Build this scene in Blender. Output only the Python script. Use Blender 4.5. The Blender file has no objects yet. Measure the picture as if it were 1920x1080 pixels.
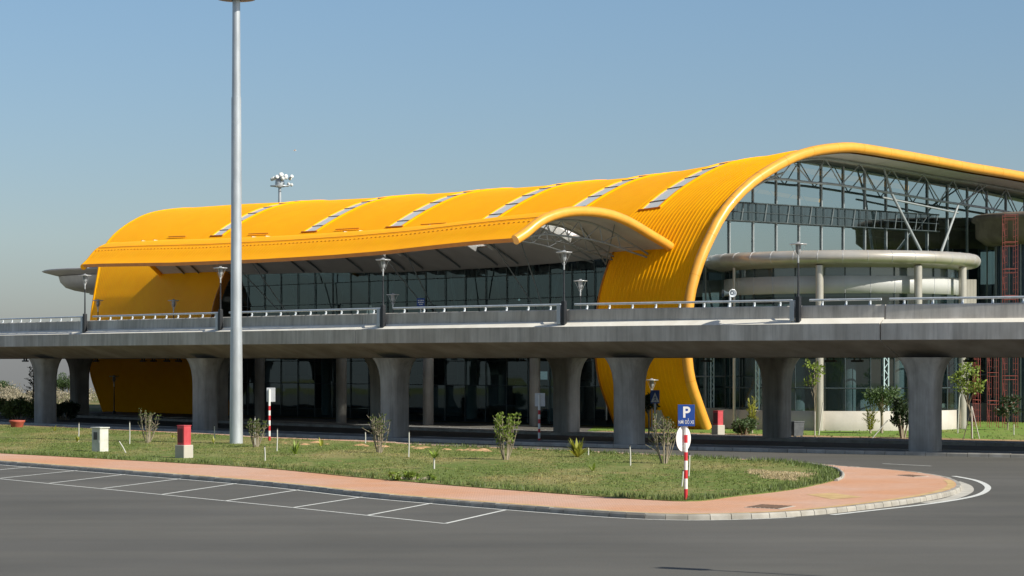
import bpy, bmesh, math, random
import numpy as np
from mathutils import Vector, Matrix
random.seed(7)
rs = np.random.RandomState(11)
D = bpy.data
COL = bpy.context.scene.collection
R = math.radians

# ------------------------------------------------------------------ survey
F, HC, YH = 4500., 4.3, 677.           # focal length in photo pixels, eye height, horizon row


def ground(x, y, z=0.0):
    """point on level z whose bearing and dip were measured in the photo"""
    Y = (HC - z) * F / (y - YH)
    return ((x - 960) / F * Y, Y)


def at(x, y, Y):
    return ((x - 960) / F * Y, Y, HC + (YH - y) / F * Y)


P0 = ground(1323, 805)                  # foot of the yellow gable rim
TH = R(49)
AX = (-math.cos(TH), math.sin(TH))      # along the terminal (t)
GX = (math.sin(TH), math.cos(TH))       # into the terminal (s)


def W(s, t, z):
    return (P0[0] + s * GX[0] + t * AX[0], P0[1] + s * GX[1] + t * AX[1], z)


def lerp(tab, x):
    if x <= tab[0][0]:
        return tab[0][1]
    for (a0, b0), (a1, b1) in zip(tab, tab[1:]):
        if x <= a1:
            return b0 + (b1 - b0) * (x - a0) / (a1 - a0)
    return tab[-1][1]


def sm(x):
    x = max(0., min(1., x))
    return x * x * (3 - 2 * x)


# ------------------------------------------------------------------ materials
def newmat(name):
    m = D.materials.new(name)
    m.use_nodes = True
    nt = m.node_tree
    nt.nodes.clear()
    out = nt.nodes.new('ShaderNodeOutputMaterial')
    b = nt.nodes.new('ShaderNodeBsdfPrincipled')
    nt.links.new(b.outputs[0], out.inputs[0])
    return m, nt, b, out


def N(nt, kind, **kw):
    n = nt.nodes.new(kind)
    for k, v in kw.items():
        if k.startswith('_'):
            setattr(n, k[1:], v)
        else:
            n.inputs[k.replace('_', ' ')].default_value = v
    return n


def noise(nt, scale, detail=4, rough=.55, vec_scale=(1, 1, 1)):
    tc = nt.nodes.new('ShaderNodeTexCoord')
    mp = nt.nodes.new('ShaderNodeMapping')
    mp.inputs['Scale'].default_value = vec_scale
    nt.links.new(tc.outputs['Object'], mp.inputs[0])
    n = nt.nodes.new('ShaderNodeTexNoise')
    n.inputs['Scale'].default_value = scale
    n.inputs['Detail'].default_value = detail
    n.inputs['Roughness'].default_value = rough
    nt.links.new(mp.outputs[0], n.inputs['Vector'])
    return n


def ramp(nt, src, lo, hi, c0, c1):
    r = nt.nodes.new('ShaderNodeValToRGB')
    r.color_ramp.elements[0].position = lo
    r.color_ramp.elements[1].position = hi
    r.color_ramp.elements[0].color = (*c0, 1)
    r.color_ramp.elements[1].color = (*c1, 1)
    nt.links.new(src, r.inputs[0])
    return r


def mix(nt, mode, fac, a, b):
    m = nt.nodes.new('ShaderNodeMix')
    m.data_type = 'RGBA'
    m.blend_type = mode
    if isinstance(fac, (int, float)):
        m.inputs[0].default_value = fac
    else:
        nt.links.new(fac, m.inputs[0])
    for sock, v in ((m.inputs[6], a), (m.inputs[7], b)):
        if isinstance(v, tuple):
            sock.default_value = (*v, 1)
        else:
            nt.links.new(v, sock)
    return m.outputs[2]


def surf(name, c0, c1, scale=2., rough=.6, metal=0., bump=0., vs=(1, 1, 1), lo=.35, hi=.65, spec=.5,
         grime=None, gscale=.4, gvs=(1, 1, 1), streak=0., island=0., detail=4, coat=0.):
    m, nt, b, out = newmat(name)
    n = noise(nt, scale, detail, vec_scale=vs)
    col = ramp(nt, n.outputs[0], lo, hi, c0, c1).outputs[0]
    if grime:
        g = noise(nt, gscale, 5, .6, gvs)
        gr = ramp(nt, g.outputs[0], .38, .68, grime, (1, 1, 1)).outputs[0]
        col = mix(nt, 'MULTIPLY', 1., col, gr)
    if streak:
        g2 = noise(nt, 3.2, 6, .7, (1, 1, .05))
        gr2 = ramp(nt, g2.outputs[0], .45, .72, (1, 1, 1), (1 - streak,) * 3).outputs[0]
        col = mix(nt, 'MULTIPLY', 1., col, gr2)
        g3 = noise(nt, .09, 2, .5)
        gr3 = ramp(nt, g3.outputs[0], .40, .60, (1 - streak * .4,) * 3, (1 + streak * .25,) * 3).outputs[0]
        col = mix(nt, 'MULTIPLY', 1., col, gr3)
    if island:
        ge = nt.nodes.new('ShaderNodeNewGeometry')
        ir = ramp(nt, ge.outputs['Random Per Island'], 0, 1, (1 - island,) * 3, (1 + island,) * 3).outputs[0]
        col = mix(nt, 'MULTIPLY', 1., col, ir)
    nt.links.new(col, b.inputs['Base Color'])
    b.inputs['Roughness'].default_value = rough
    b.inputs['Metallic'].default_value = metal
    b.inputs['Specular IOR Level'].default_value = spec
    b.inputs['Coat Weight'].default_value = coat
    if bump:
        bn = nt.nodes.new('ShaderNodeBump')
        bn.inputs['Strength'].default_value = bump
        bn.inputs['Distance'].default_value = .02
        nt.links.new(n.outputs[0], bn.inputs['Height'])
        nt.links.new(bn.outputs[0], b.inputs['Normal'])
    return m


def pane(name, tint, base, refl_tint=(1, 1, 1), rough=.02):
    """coated glazing: part mirror, part tinted see-through"""
    m, nt, b, out = newmat(name)
    nt.nodes.remove(b)
    gl = N(nt, 'ShaderNodeBsdfGlossy', Roughness=rough, Color=(*refl_tint, 1))
    n = noise(nt, .22, 2)
    bn = nt.nodes.new('ShaderNodeBump')
    bn.inputs['Strength'].default_value = .04
    bn.inputs['Distance'].default_value = .1
    nt.links.new(n.outputs[0], bn.inputs['Height'])
    nt.links.new(bn.outputs[0], gl.inputs['Normal'])
    tr = N(nt, 'ShaderNodeBsdfTransparent', Color=(*tint, 1))
    fr = N(nt, 'ShaderNodeLayerWeight', Blend=.5)
    pw = nt.nodes.new('ShaderNodeMath')
    pw.operation = 'POWER'
    pw.inputs[1].default_value = 5
    nt.links.new(fr.outputs['Facing'], pw.inputs[0])
    ma = nt.nodes.new('ShaderNodeMath')
    ma.operation = 'ADD'
    ma.use_clamp = True
    ma.inputs[1].default_value = base
    nt.links.new(pw.outputs[0], ma.inputs[0])
    mx = nt.nodes.new('ShaderNodeMixShader')
    nt.links.new(ma.outputs[0], mx.inputs[0])
    nt.links.new(tr.outputs[0], mx.inputs[1])
    nt.links.new(gl.outputs[0], mx.inputs[2])
    nt.links.new(mx.outputs[0], out.inputs[0])
    return m


def frosted(name, col, clear=.5, solid=0.):
    m, nt, b, out = newmat(name)
    nt.nodes.remove(b)
    n = noise(nt, 3.)
    c = ramp(nt, n.outputs[0], .3, .7, tuple(.9 * v for v in col), col).outputs[0]
    tl = nt.nodes.new('ShaderNodeBsdfTranslucent')
    df = nt.nodes.new('ShaderNodeBsdfTransparent')
    nt.links.new(c, tl.inputs[0])
    nt.links.new(c, df.inputs[0])
    mx = nt.nodes.new('ShaderNodeMixShader')
    mx.inputs[0].default_value = clear
    nt.links.new(tl.outputs[0], mx.inputs[1])
    nt.links.new(df.outputs[0], mx.inputs[2])
    so_ = nt.nodes.new('ShaderNodeBsdfPrincipled')
    nt.links.new(c, so_.inputs['Base Color'])
    so_.inputs['Roughness'].default_value = .12
    m2 = nt.nodes.new('ShaderNodeMixShader')
    m2.inputs[0].default_value = solid
    nt.links.new(mx.outputs[0], m2.inputs[1])
    nt.links.new(so_.outputs[0], m2.inputs[2])
    nt.links.new(m2.outputs[0], out.inputs[0])
    return m


M = {}
M['yellow'] = surf('yellow_roof_sheet', (.97, .40, .001), (.98, .43, .002), 1.3, .5, bump=.0, grime=(.95, .94, .93), gscale=.3, spec=.1)
M['rim'] = surf('amber_rim_paint', (.80, .36, .045), (.85, .40, .055), 2., .33, grime=(.9, .9, .9), gscale=.6, coat=.25)
M['seam'] = surf('amber_seam', (.62, .23, .008), (.68, .27, .01), 2., .5)
M['trim'] = surf('orange_trim', (.42, .14, .008), (.5, .18, .01), 2., .5)
M['soffit'] = surf('grey_soffit_panel', (.42, .40, .375), (.48, .46, .435), .6, .6)
M['dimsteel'] = surf('grey_green_strut_paint', (.13, .155, .16), (.18, .205, .21), 3, .5)
M['steel'] = surf('grey_truss_paint', (.22, .245, .25), (.29, .31, .32), 3, .45)
M['darksteel'] = surf('dark_mullion', (.03, .045, .05), (.05, .065, .07), 3, .4)
M['teal'] = surf('pale_teal_lattice', (.45, .58, .60), (.55, .68, .70), 3, .45)
M['sky_glass'] = frosted('skylight_glazing', (.86, .90, .88), .3, .78)
M['canopy_glass'] = frosted('canopy_skylight_glazing', (.94, .95, .95), .12)
M['glass_front'] = pane('front_glazing', (.40, .55, .57), .085, (.72, .92, .95))
M['tealmullion'] = surf('grey_teal_mullion', (.055, .075, .08), (.08, .10, .105), 3, .4)
M['glass_gable'] = pane('gable_glazing', (.42, .52, .54), .46, (.78, .92, .95))
M['glass_rot'] = pane('rotunda_glazing', (.58, .64, .65), .12, (.85, .92, .95))
M['inner'] = surf('interior_grey', (.10, .11, .115), (.15, .16, .165), .5, .7)
M['inner_light'] = surf('interior_pale', (.32, .34, .35), (.4, .42, .42), .5, .7)
M['blueglass'] = surf('blue_panel', (.025, .04, .06), (.05, .07, .09), .4, .2)
M['frost'] = frosted('rear_window_glazing', (.74, .88, .90), .8)
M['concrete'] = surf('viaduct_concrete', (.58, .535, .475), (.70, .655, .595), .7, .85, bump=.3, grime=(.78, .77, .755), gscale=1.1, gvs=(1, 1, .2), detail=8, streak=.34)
M['ledge'] = surf('sunlit_ledge_concrete', (.76, .72, .63), (.84, .80, .71), .9, .8, grime=(.9, .88, .86), gscale=1.2)  # paler than the deck concrete: sunlight on the ledge put into the colour
M['underside'] = surf('shaded_underside', (.30, .265, .225), (.38, .34, .295), .8, .9, bump=.3, grime=(.72, .7, .68), gscale=.5, detail=8)  # darker than the deck concrete: shade below the deck put into the colour
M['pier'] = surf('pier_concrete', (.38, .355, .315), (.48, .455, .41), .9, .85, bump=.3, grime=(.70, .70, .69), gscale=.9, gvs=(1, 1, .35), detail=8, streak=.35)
M['sill'] = surf('cream_render', (.47, .44, .385), (.54, .505, .445), .8, .7, grime=(.88, .86, .82), gscale=.6, gvs=(1, 1, .3))
M['glass_low'] = pane('ground_floor_glazing', (.36, .46, .48), .10, (.8, .92, .95))
M['ivory'] = surf('ivory_metal_panel', (.50, .465, .41), (.56, .52, .46), 1.2, .3, metal=.35, grime=(.9, .88, .84), gscale=.8, spec=.6)
M['white_panel'] = surf('pale_wall_panel', (.44, .435, .42), (.50, .495, .475), .8, .45)
M['drum'] = surf('bare_drum_render', (.15, .12, .09), (.21, .17, .13), .8, .8, grime=(.7, .7, .7))
M['greydisc'] = surf('grey_roof_metal', (.36, .36, .36), (.44, .44, .43), .8, .5)
M['scaf'] = surf('red_scaffold_paint', (.21, .045, .035), (.28, .06, .045), 5., .6)
M['galv'] = surf('galvanised_steel', (.50, .53, .56), (.64, .67, .70), 2.2, .38, metal=.45, vs=(1, 1, .25), bump=.05, grime=(.86, .85, .84), gscale=1.2, gvs=(1, 1, .3))
M['rail'] = surf('rail_steel', (.50, .54, .57), (.62, .65, .68), 4., .35, metal=.3)
M['black'] = surf('black_lamp_paint', (.012, .013, .015), (.022, .023, .026), 4., .45)
M['lampmetal'] = surf('lamp_cap_metal', (.42, .42, .415), (.52, .52, .51), 4., .3, metal=.4)
M['lantern'] = surf('lantern_glass', (.20, .21, .22), (.30, .31, .32), 6., .2)
M['white'] = surf('white_paint', (.74, .74, .72), (.80, .80, .78), 4., .5, grime=(.9, .9, .88), gscale=2.)
M['red'] = surf('red_paint', (.50, .02, .03), (.56, .03, .04), 4., .45)
M['hydred'] = surf('faded_red_cabinet', (.46, .05, .06), (.53, .075, .085), 4., .5)
M['darkred'] = surf('dark_red_panel', (.10, .012, .012), (.14, .02, .02), 4., .4)
M['blue'] = surf('blue_sign_face', (.008, .05, .24), (.012, .06, .28), 4., .45)
M['platback'] = surf('sign_back_metal', (.50, .51, .54), (.58, .59, .62), 4., .4, metal=.2)
M['cab'] = surf('cabinet_cream', (.56, .555, .50), (.63, .62, .56), 3., .5, grime=(.9, .9, .86), gscale=3.)
M['meter'] = surf('meter_window', (.05, .055, .06), (.09, .1, .1), 4., .2)
M['pot'] = surf('terracotta', (.36, .07, .045), (.46, .10, .06), 5., .7)
M['bin'] = surf('grey_bin_plastic', (.075, .08, .085), (.11, .115, .12), 3., .5)
M['grille'] = surf('rusty_drain_grate', (.11, .06, .035), (.17, .10, .06), 8., .8)
M['bark'] = surf('pale_bark', (.20, .16, .11), (.34, .29, .21), 8., .9, vs=(1, 1, .3))
M['stake'] = surf('whitewashed_stake', (.46, .45, .40), (.62, .60, .54), 6., .8, vs=(1, 1, .3))
M['tip'] = surf('dark_stake_tip', (.03, .028, .025), (.05, .045, .04), 6., .8)


def leafmat(name, c, tr=.35):
    m, nt, b, out = newmat(name)
    ge = nt.nodes.new('ShaderNodeNewGeometry')
    c0 = tuple(v * .55 for v in c)
    c1 = tuple(v * 1.45 for v in c)
    col = ramp(nt, ge.outputs['Random Per Island'], 0, 1, c0, c1).outputs[0]
    nt.links.new(col, b.inputs['Base Color'])
    b.inputs['Roughness'].default_value = .55
    tl = nt.nodes.new('ShaderNodeBsdfTranslucent')
    nt.links.new(col, tl.inputs[0])
    mx = nt.nodes.new('ShaderNodeMixShader')
    mx.inputs[0].default_value = tr
    nt.links.new(b.outputs[0], mx.inputs[1])
    nt.links.new(tl.outputs[0], mx.inputs[2])
    nt.links.new(mx.outputs[0], out.inputs[0])
    return m


M['leaf'] = leafmat('olive_leaf', (.10, .13, .03))
M['leaf_bright'] = leafmat('bright_leaf', (.20, .27, .04))
M['leaf_yellow'] = leafmat('yellow_green_leaf', (.30, .30, .04))
M['leaf_dark'] = leafmat('dark_leaf', (.035, .06, .02))
M['leaf_mid'] = leafmat('mid_leaf', (.075, .12, .04))
M['leaf_dry_hazy'] = leafmat('hazy_dry_leaf', (.34, .29, .20))  # dry foliage tone lightened, distance haze is put into the colour
M['conifer'] = leafmat('conifer_leaf', (.03, .06, .035))


def mat_asphalt():
    m, nt, b, out = newmat('worn_asphalt')
    n = noise(nt, .10, 6, .6)
    c = ramp(nt, n.outputs[0], .3, .7, (.097, .093, .083), (.130, .124, .112)).outputs[0]
    n2 = noise(nt, 28., 3, .7)
    c2 = ramp(nt, n2.outputs[0], .3, .75, (.72, .72, .72), (1.15, 1.15, 1.13)).outputs[0]
    c = mix(nt, 'MULTIPLY', 1., c, c2)
    n3 = noise(nt, .35, 5, .6, (.16, 1., 1))       # rolled and driven streaks
    c3 = ramp(nt, n3.outputs[0], .35, .66, (.86, .86, .87), (1.06, 1.05, 1.03)).outputs[0]
    c = mix(nt, 'MULTIPLY', 1., c, c3)
    nt.links.new(c, b.inputs['Base Color'])
    b.inputs['Roughness'].default_value = .85
    b.inputs['Specular IOR Level'].default_value = .3
    bn = nt.nodes.new('ShaderNodeBump')
    bn.inputs['Strength'].default_value = .35
    bn.inputs['Distance'].default_value = .01
    nt.links.new(n2.outputs[0], bn.inputs['Height'])
    nt.links.new(bn.outputs[0], b.inputs['Normal'])
    return m


M['asphalt'] = mat_asphalt()
M['paint'] = surf('road_paint', (.46, .46, .43), (.66, .66, .62), 6., .7, lo=.3, hi=.55, detail=8)
M['kerb'] = surf('kerb_stone', (.33, .31, .275), (.42, .395, .35), 1.6, .85, bump=.3, island=.10, grime=(.8, .78, .74), gscale=1.5)
M['gutter'] = surf('gutter_concrete', (.40, .38, .33), (.5, .47, .41), 1.5, .85)


def mat_paving():
    m, nt, b, out = newmat('pink_paving')
    n = noise(nt, .13, 5, .6)
    c = ramp(nt, n.outputs[0], .38, .6, (.62, .31, .165), (.62, .385, .275)).outputs[0]
    tc = nt.nodes.new('ShaderNodeTexCoord')
    br = N(nt, 'ShaderNodeTexBrick', Scale=3.2)
    br.inputs['Color1'].default_value = (1, 1, 1, 1)
    br.inputs['Color2'].default_value = (.86, .86, .88, 1)
    br.inputs['Mortar'].default_value = (.62, .6, .58, 1)
    br.inputs['Mortar Size'].default_value = .02
    nt.links.new(tc.outputs['Object'], br.inputs['Vector'])
    c = mix(nt, 'MULTIPLY', 1., c, br.outputs[0])
    nt.links.new(c, b.inputs['Base Color'])
    b.inputs['Roughness'].default_value = .85
    return m


M['paving'] = mat_paving()
M['yellowpave'] = surf('ochre_paving', (.52, .34, .14), (.62, .43, .20), 2., .85, grime=(.85, .85, .85), gscale=1.)
M['underpave'] = surf('grey_paving', (.14, .14, .14), (.19, .19, .185), 1., .85)


def mat_lawn(name, green, dry, soil):
    m, nt, b, out = newmat(name)
    n = noise(nt, .22, 6, .62, (1., .42, 1))
    c = ramp(nt, n.outputs[0], .46, .68, green, dry).outputs[0]
    n2 = noise(nt, 1.6, 5, .65)
    k = ramp(nt, n2.outputs[0], .56, .72, (0, 0, 0), (1, 1, 1)).outputs[0]
    c = mix(nt, 'MIX', k, c, soil)
    n3 = noise(nt, 9., 3, .7)
    c3 = ramp(nt, n3.outputs[0], .3, .7, (.65, .65, .65), (1.2, 1.2, 1.2)).outputs[0]
    c = mix(nt, 'MULTIPLY', 1., c, c3)
    nt.links.new(c, b.inputs['Base Color'])
    b.inputs['Roughness'].default_value = .9
    b.inputs['Specular IOR Level'].default_value = .1
    return m


M['lawn'] = mat_lawn('lawn_soil_and_turf', (.14, .18, .048), (.28, .24, .105), (.36, .23, .115))
M['terrain'] = mat_lawn('dry_plateau', (.11, .13, .04), (.26, .20, .10), (.30, .19, .11))


M['soil0'] = surf('loose_red_soil', (.36, .20, .09), (.50, .31, .16), 5., .95, bump=.4)


def mat_blade():
    m, nt, b, out = newmat('grass_blade')
    n = noise(nt, .22, 6, .62, (1., .42, 1))
    c = ramp(nt, n.outputs[0], .44, .66, (.155, .205, .048), (.33, .285, .12)).outputs[0]
    ge = nt.nodes.new('ShaderNodeNewGeometry')
    ir = ramp(nt, ge.outputs['Random Per Island'], 0, 1, (.55, .55, .55), (1.5, 1.45, 1.3)).outputs[0]
    c = mix(nt, 'MULTIPLY', 1., c, ir)
    nt.links.new(c, b.inputs['Base Color'])
    b.inputs['Roughness'].default_value = .6
    tl = nt.nodes.new('ShaderNodeBsdfTranslucent')
    nt.links.new(c, tl.inputs[0])
    mx = nt.nodes.new('ShaderNodeMixShader')
    mx.inputs[0].default_value = .35
    nt.links.new(b.outputs[0], mx.inputs[1])
    nt.links.new(tl.outputs[0], mx.inputs[2])
    nt.links.new(mx.outputs[0], out.inputs[0])
    return m


M['blade'] = mat_blade()
M['blade_edge'] = leafmat('rank_grass_blade', (.13, .175, .045))


# ------------------------------------------------------------------ mesh helpers
class MB:
    def __init__(s):
        s.v, s.f, s.m, s.sm = [], [], [], []

    def add(s, vs, fs, mi=0, smooth=False):
        o = len(s.v)
        s.v += [tuple(p) for p in vs]
        for f in fs:
            s.f.append(tuple(i + o for i in f))
            s.m.append(mi)
            s.sm.append(smooth)
        return s

    def box(s, c, size, rz=0., mi=0, bev=0.):
        hx, hy, hz = size[0] / 2, size[1] / 2, size[2] / 2
        if bev:
            b = bev
            prof = [(hx - b, -hy), (hx, -hy + b), (hx, hy - b), (hx - b, hy), (-hx + b, hy), (-hx, hy - b), (-hx, -hy + b), (-hx + b, -hy)]
            vs = []
            for z, k in ((-hz, b * .5), (-hz + b, 0), (hz - b, 0), (hz, b * .5)):
                for x, y in prof:
                    vs.append((x - math.copysign(k, x), y - math.copysign(k, y), z))
            fs = [(i, (i + 1) % 8, 8 * (j + 1) + (i + 1) % 8, 8 * (j + 1) + i) if False else
                  (8 * j + i, 8 * j + (i + 1) % 8, 8 * (j + 1) + (i + 1) % 8, 8 * (j + 1) + i) for j in range(3) for i in range(8)]
            fs += [tuple(range(7, -1, -1)), tuple(range(24, 32))]
        else:
            vs = [(x, y, z) for z in (-hz, hz) for x, y in ((-hx, -hy), (hx, -hy), (hx, hy), (-hx, hy))]
            fs = [(0, 3, 2, 1), (4, 5, 6, 7), (0, 1, 5, 4), (1, 2, 6, 5), (2, 3, 7, 6), (3, 0, 4, 7)]
        cr, sr = math.cos(rz), math.sin(rz)
        return s.add([(c[0] + x * cr - y * sr, c[1] + x * sr + y * cr, c[2] + z) for x, y, z in vs], fs, mi)

    def tube(s, pts, r, n=8, mi=0, closed=False, caps=True, smooth=True):
        pts = [Vector(p) for p in pts]
        rr = r if isinstance(r, (list, tuple)) else [r] * len(pts)
        k = len(pts)
        vs = []
        ref = None
        for i, p in enumerate(pts):
            if closed:
                d = pts[(i + 1) % k] - pts[i - 1]
            else:
                d = pts[min(i + 1, k - 1)] - pts[max(i - 1, 0)]
            d.normalize()
            if ref is None:
                ref = Vector((0, 0, 1)) if abs(d.z) < .9 else Vector((1, 0, 0))
            u = (ref - d * ref.dot(d)).normalized()
            w = d.cross(u)
            ref = u
            for j in range(n):
                an = 2 * math.pi * j / n
                vs.append(p + (u * math.cos(an) + w * math.sin(an)) * rr[i])
        fs = []
        for i in range(k if closed else k - 1):
            i2 = (i + 1) % k
            for j in range(n):
                j2 = (j + 1) % n
                fs.append((i * n + j, i2 * n + j, i2 * n + j2, i * n + j2))
        s.add(vs, fs, mi, smooth)
        if caps and not closed:
            s.add(vs[:n], [tuple(range(n))], mi)
            s.add(vs[-n:], [tuple(range(n - 1, -1, -1))], mi)
        return s

    def lathe(s, c, prof, n=32, mi=0, smooth=True, a0=0., a1=2 * math.pi):
        full = abs(a1 - a0 - 2 * math.pi) < 1e-6
        k = n if full else n + 1
        vs = []
        for r, z in prof:
            for j in range(k):
                an = a0 + (a1 - a0) * j / n
                vs.append((c[0] + r * math.cos(an), c[1] + r * math.sin(an), c[2] + z))
        fs = []
        for i in range(len(prof) - 1):
            for j in range(n):
                j2 = (j + 1) % k
                fs.append((i * k + j, i * k + j2, (i + 1) * k + j2, (i + 1) * k + j))
        return s.add(vs, fs, mi, smooth)

    def grid(s, rows, mi=0, smooth=True, skip=None, flip=False):
        """rows of equal length lists of points"""
        k = len(rows[0])
        fs = []
        for i in range(len(rows) - 1):
            for j in range(k - 1):
                if skip and skip(i, j):
                    continue
                q = (i * k + j, i * k + j + 1, (i + 1) * k + j + 1, (i + 1) * k + j)
                fs.append(q[::-1] if flip else q)
        return s.add([p for r in rows for p in r], fs, mi, smooth)

    def prism(s, poly, z0, z1, mi=0):
        n = len(poly)
        vs = [(x, y, z0) for x, y in poly] + [(x, y, z1) for x, y in poly]
        fs = [tuple(range(n - 1, -1, -1)), tuple(range(n, 2 * n))]
        fs += [(i, (i + 1) % n, n + (i + 1) % n, n + i) for i in range(n)]
        return s.add(vs, fs, mi)

    def build(s, name, mats, parent=None, world=False):
        if not isinstance(mats, (list, tuple)):
            mats = [mats]
        me = D.meshes.new(name)
        v = s.v
        if world and parent is not None:
            p = parent
            while p.parent:
                p = p.parent
            L = p.location
            v = [(a - L[0], b - L[1], c - L[2]) for a, b, c in v]
        me.from_pydata(v, [], s.f)
        for m in mats:
            me.materials.append(M[m])
        me.polygons.foreach_set('material_index', s.m)
        me.polygons.foreach_set('use_smooth', s.sm)
        bm = bmesh.new()
        bm.from_mesh(me)
        bmesh.ops.recalc_face_normals(bm, faces=bm.faces)
        bm.to_mesh(me)
        bm.free()
        me.update()
        o = D.objects.new(name, me)
        COL.objects.link(o)
        if parent is not None:
            o.parent = parent
        return o


def tag(o, label=None, cat=None, group=None, kind=None):
    if label:
        o['label'] = label
    if cat:
        o['category'] = cat
    if group:
        o['group'] = group
    if kind:
        o['kind'] = kind
    return o


def thing(name, label, cat, loc=(0, 0, 0), rz=0., group=None):
    o = D.objects.new(name, None)
    o.empty_display_size = .3
    COL.objects.link(o)
    o.location = loc
    o.rotation_euler = (0, 0, rz)
    return tag(o, label, cat, group)


def struct(o):
    o['kind'] = 'structure'
    return o


def dup(root, loc, rz=0., label=None, scale=1.):
    r = root.copy()
    COL.objects.link(r)
    r.location = loc
    r.rotation_euler = (0, 0, rz)
    r.scale = (scale,) * 3
    if label:
        r['label'] = label

    def rec(src, dst):
        for ch in src.children:
            c = ch.copy()
            COL.objects.link(c)
            c.parent = dst
            rec(ch, c)
    rec(root, r)
    return r


def text_mesh(body, size, name, matk, parent, loc, thick=.003, sx=1., off=0.):
    """upright lettering facing local -Y, centred on loc"""
    cu = D.curves.new(name, 'FONT')
    cu.body = body
    cu.size = size
    cu.align_x = 'CENTER'
    cu.align_y = 'CENTER'
    cu.extrude = thick
    cu.offset = off
    o = D.objects.new(name, cu)
    COL.objects.link(o)
    bpy.context.view_layer.update()
    me = D.meshes.new_from_object(o.evaluated_get(bpy.context.evaluated_depsgraph_get()))
    D.objects.remove(o)
    D.curves.remove(cu)
    me.transform(Matrix.Translation(loc) @ Matrix.Rotation(R(90), 4, 'X') @ Matrix.Diagonal((sx, 1, 1, 1)))
    me.materials.clear()
    me.materials.append(M[matk])
    o = D.objects.new(name, me)
    COL.objects.link(o)
    o.parent = parent
    return o


def smooth_path(pts, step=1.):
    pts = [Vector(p) for p in pts]
    out = []
    for i in range(len(pts) - 1):
        p0 = pts[max(i - 1, 0)]
        p1, p2 = pts[i], pts[i + 1]
        p3 = pts[min(i + 2, len(pts) - 1)]
        n = max(2, int((p2 - p1).length / step))
        for j in range(n):
            t = j / n
            out.append(.5 * ((2 * p1) + (p2 - p0) * t + (2 * p0 - 5 * p1 + 4 * p2 - p3) * t * t + (3 * p1 - p0 - 3 * p2 + p3) * t ** 3))
    out.append(pts[-1])
    return out


def ribbon(name, pts, w, z, matk, off=0.):
    """flat painted strip along a ground polyline"""
    mb = MB()
    rows = []
    for i, p in enumerate(pts):
        a = pts[max(i - 1, 0)]
        b = pts[min(i + 1, len(pts) - 1)]
        d = Vector((b[0] - a[0], b[1] - a[1])).normalized()
        n = Vector((-d.y, d.x))
        rows.append([(p[0] + n.x * (off - w / 2), p[1] + n.y * (off - w / 2), z), (p[0] + n.x * (off + w / 2), p[1] + n.y * (off + w / 2), z)])
    mb.grid(rows, smooth=False)
    return struct(mb.build(name, matk))


def inpoly(x, y, poly):
    c = np.zeros(x.shape, bool)
    n = len(poly)
    for i in range(n):
        x0, y0 = poly[i]
        x1, y1 = poly[i - 1]
        if y0 == y1:
            continue
        k = ((y0 > y) != (y1 > y)) & (x < (x1 - x0) * (y - y0) / (y1 - y0) + x0)
        c ^= k
    return c


# ------------------------------------------------------------------ terrain, roads
def build_ground():
    xs = sorted(set([-9000, -4000, -1800, -900, -500, -300, -200, 200, 300, 500, 900, 1800, 4000, 9000] + list(range(-160, 161, 20))))
    ys = sorted(set([-400, -100, 0, 40, 80, 120, 160, 200, 240, 280, 320, 360, 400, 460, 540, 700, 1000, 1800, 4000, 9000]))
    rows = []
    for y in ys:
        rows.append([(x, y, -.03 - max(0, math.hypot(x, y) - 330) * .03) for x in xs])
    MBt = MB().grid(rows)
    struct(MBt.build('terrain', 'terrain'))
    # one asphalt sheet: car park, ring road and the road below the viaduct
    poly = [(-140, -60), (140, -60), (140, 96), (60, 112), (34, 124), (17.5, 136), (4.5, 146.5)]
    poly += [W(-1.2, 9, 0)[:2], W(-1.2, 78, 0)[:2], (-62, 222), (-140, 300)]
    mb = MB().add([(x, y, 0.) for x, y in poly], [tuple(range(len(poly)))])
    struct(mb.build('asphalt_road', 'asphalt'))


build_ground()

KERB_PX = [(-260, 848), (-120, 859), (0, 870), (240, 889), (480, 909), (680, 931), (813, 943), (960, 955), (1120, 967), (1210, 972), (1290, 974), (1370, 973),
           (1453, 970), (1540, 964), (1620, 955), (1690, 946), (1745, 937), (1785, 928), (1803, 919), (1800, 910), (1778, 901), (1735, 893), (1660, 885), (1590, 880), (1500, 872),
           (1400, 866), (1300, 860), (1200, 855), (1120, 851), (980, 845), (860, 840), (780, 836), (713, 831), (600, 827), (480, 822), (425, 818), (240, 809), (120, 803), (0, 798), (-200, 789)]
kerb_line = smooth_path([(*ground(x, y + 1), 0) for x, y in KERB_PX], .5)
kerb_line = [(p.x, p.y) for p in kerb_line]


def resample(line, step):
    out = [Vector(line[0])]
    acc = 0
    for a, b in zip(line, line[1:]):
        a, b = Vector(a), Vector(b)
        L = (b - a).length
        while acc + L >= step:
            a = a + (b - a).normalized() * (step - acc)
            out.append(a.copy())
            L = (b - a).length
            acc = 0
        acc += L
    return out


def kerb_mesh(line, step, w, z0, z1, side=1., gap=.012, inset=.05):
    """separate kerb stones along a line, the stones lying on its left"""
    mb = MB()
    pts = resample(line, step)
    for a, b in zip(pts, pts[1:]):
        d = (b - a).normalized()
        n = Vector((-d.y, d.x)) * side
        a2, b2 = a + d * gap, b - d * gap
        j = random.uniform(-.008, .008)
        pr = [(0, z0), (inset * .4, z1 - .05), (inset, z1 + j), (w, z1 + j), (w, z0)]
        vs = []
        for q in (a2, b2):
            for o, z in pr:
                vs.append((q.x + n.x * o, q.y + n.y * o, z))
        k = len(pr)
        fs = [(i, i + 1, k + i + 1, k + i) for i in range(k - 1)] + [tuple(range(k))[::-1], tuple(range(k, 2 * k))]
        mb.add(vs, fs)
    return mb


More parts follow.
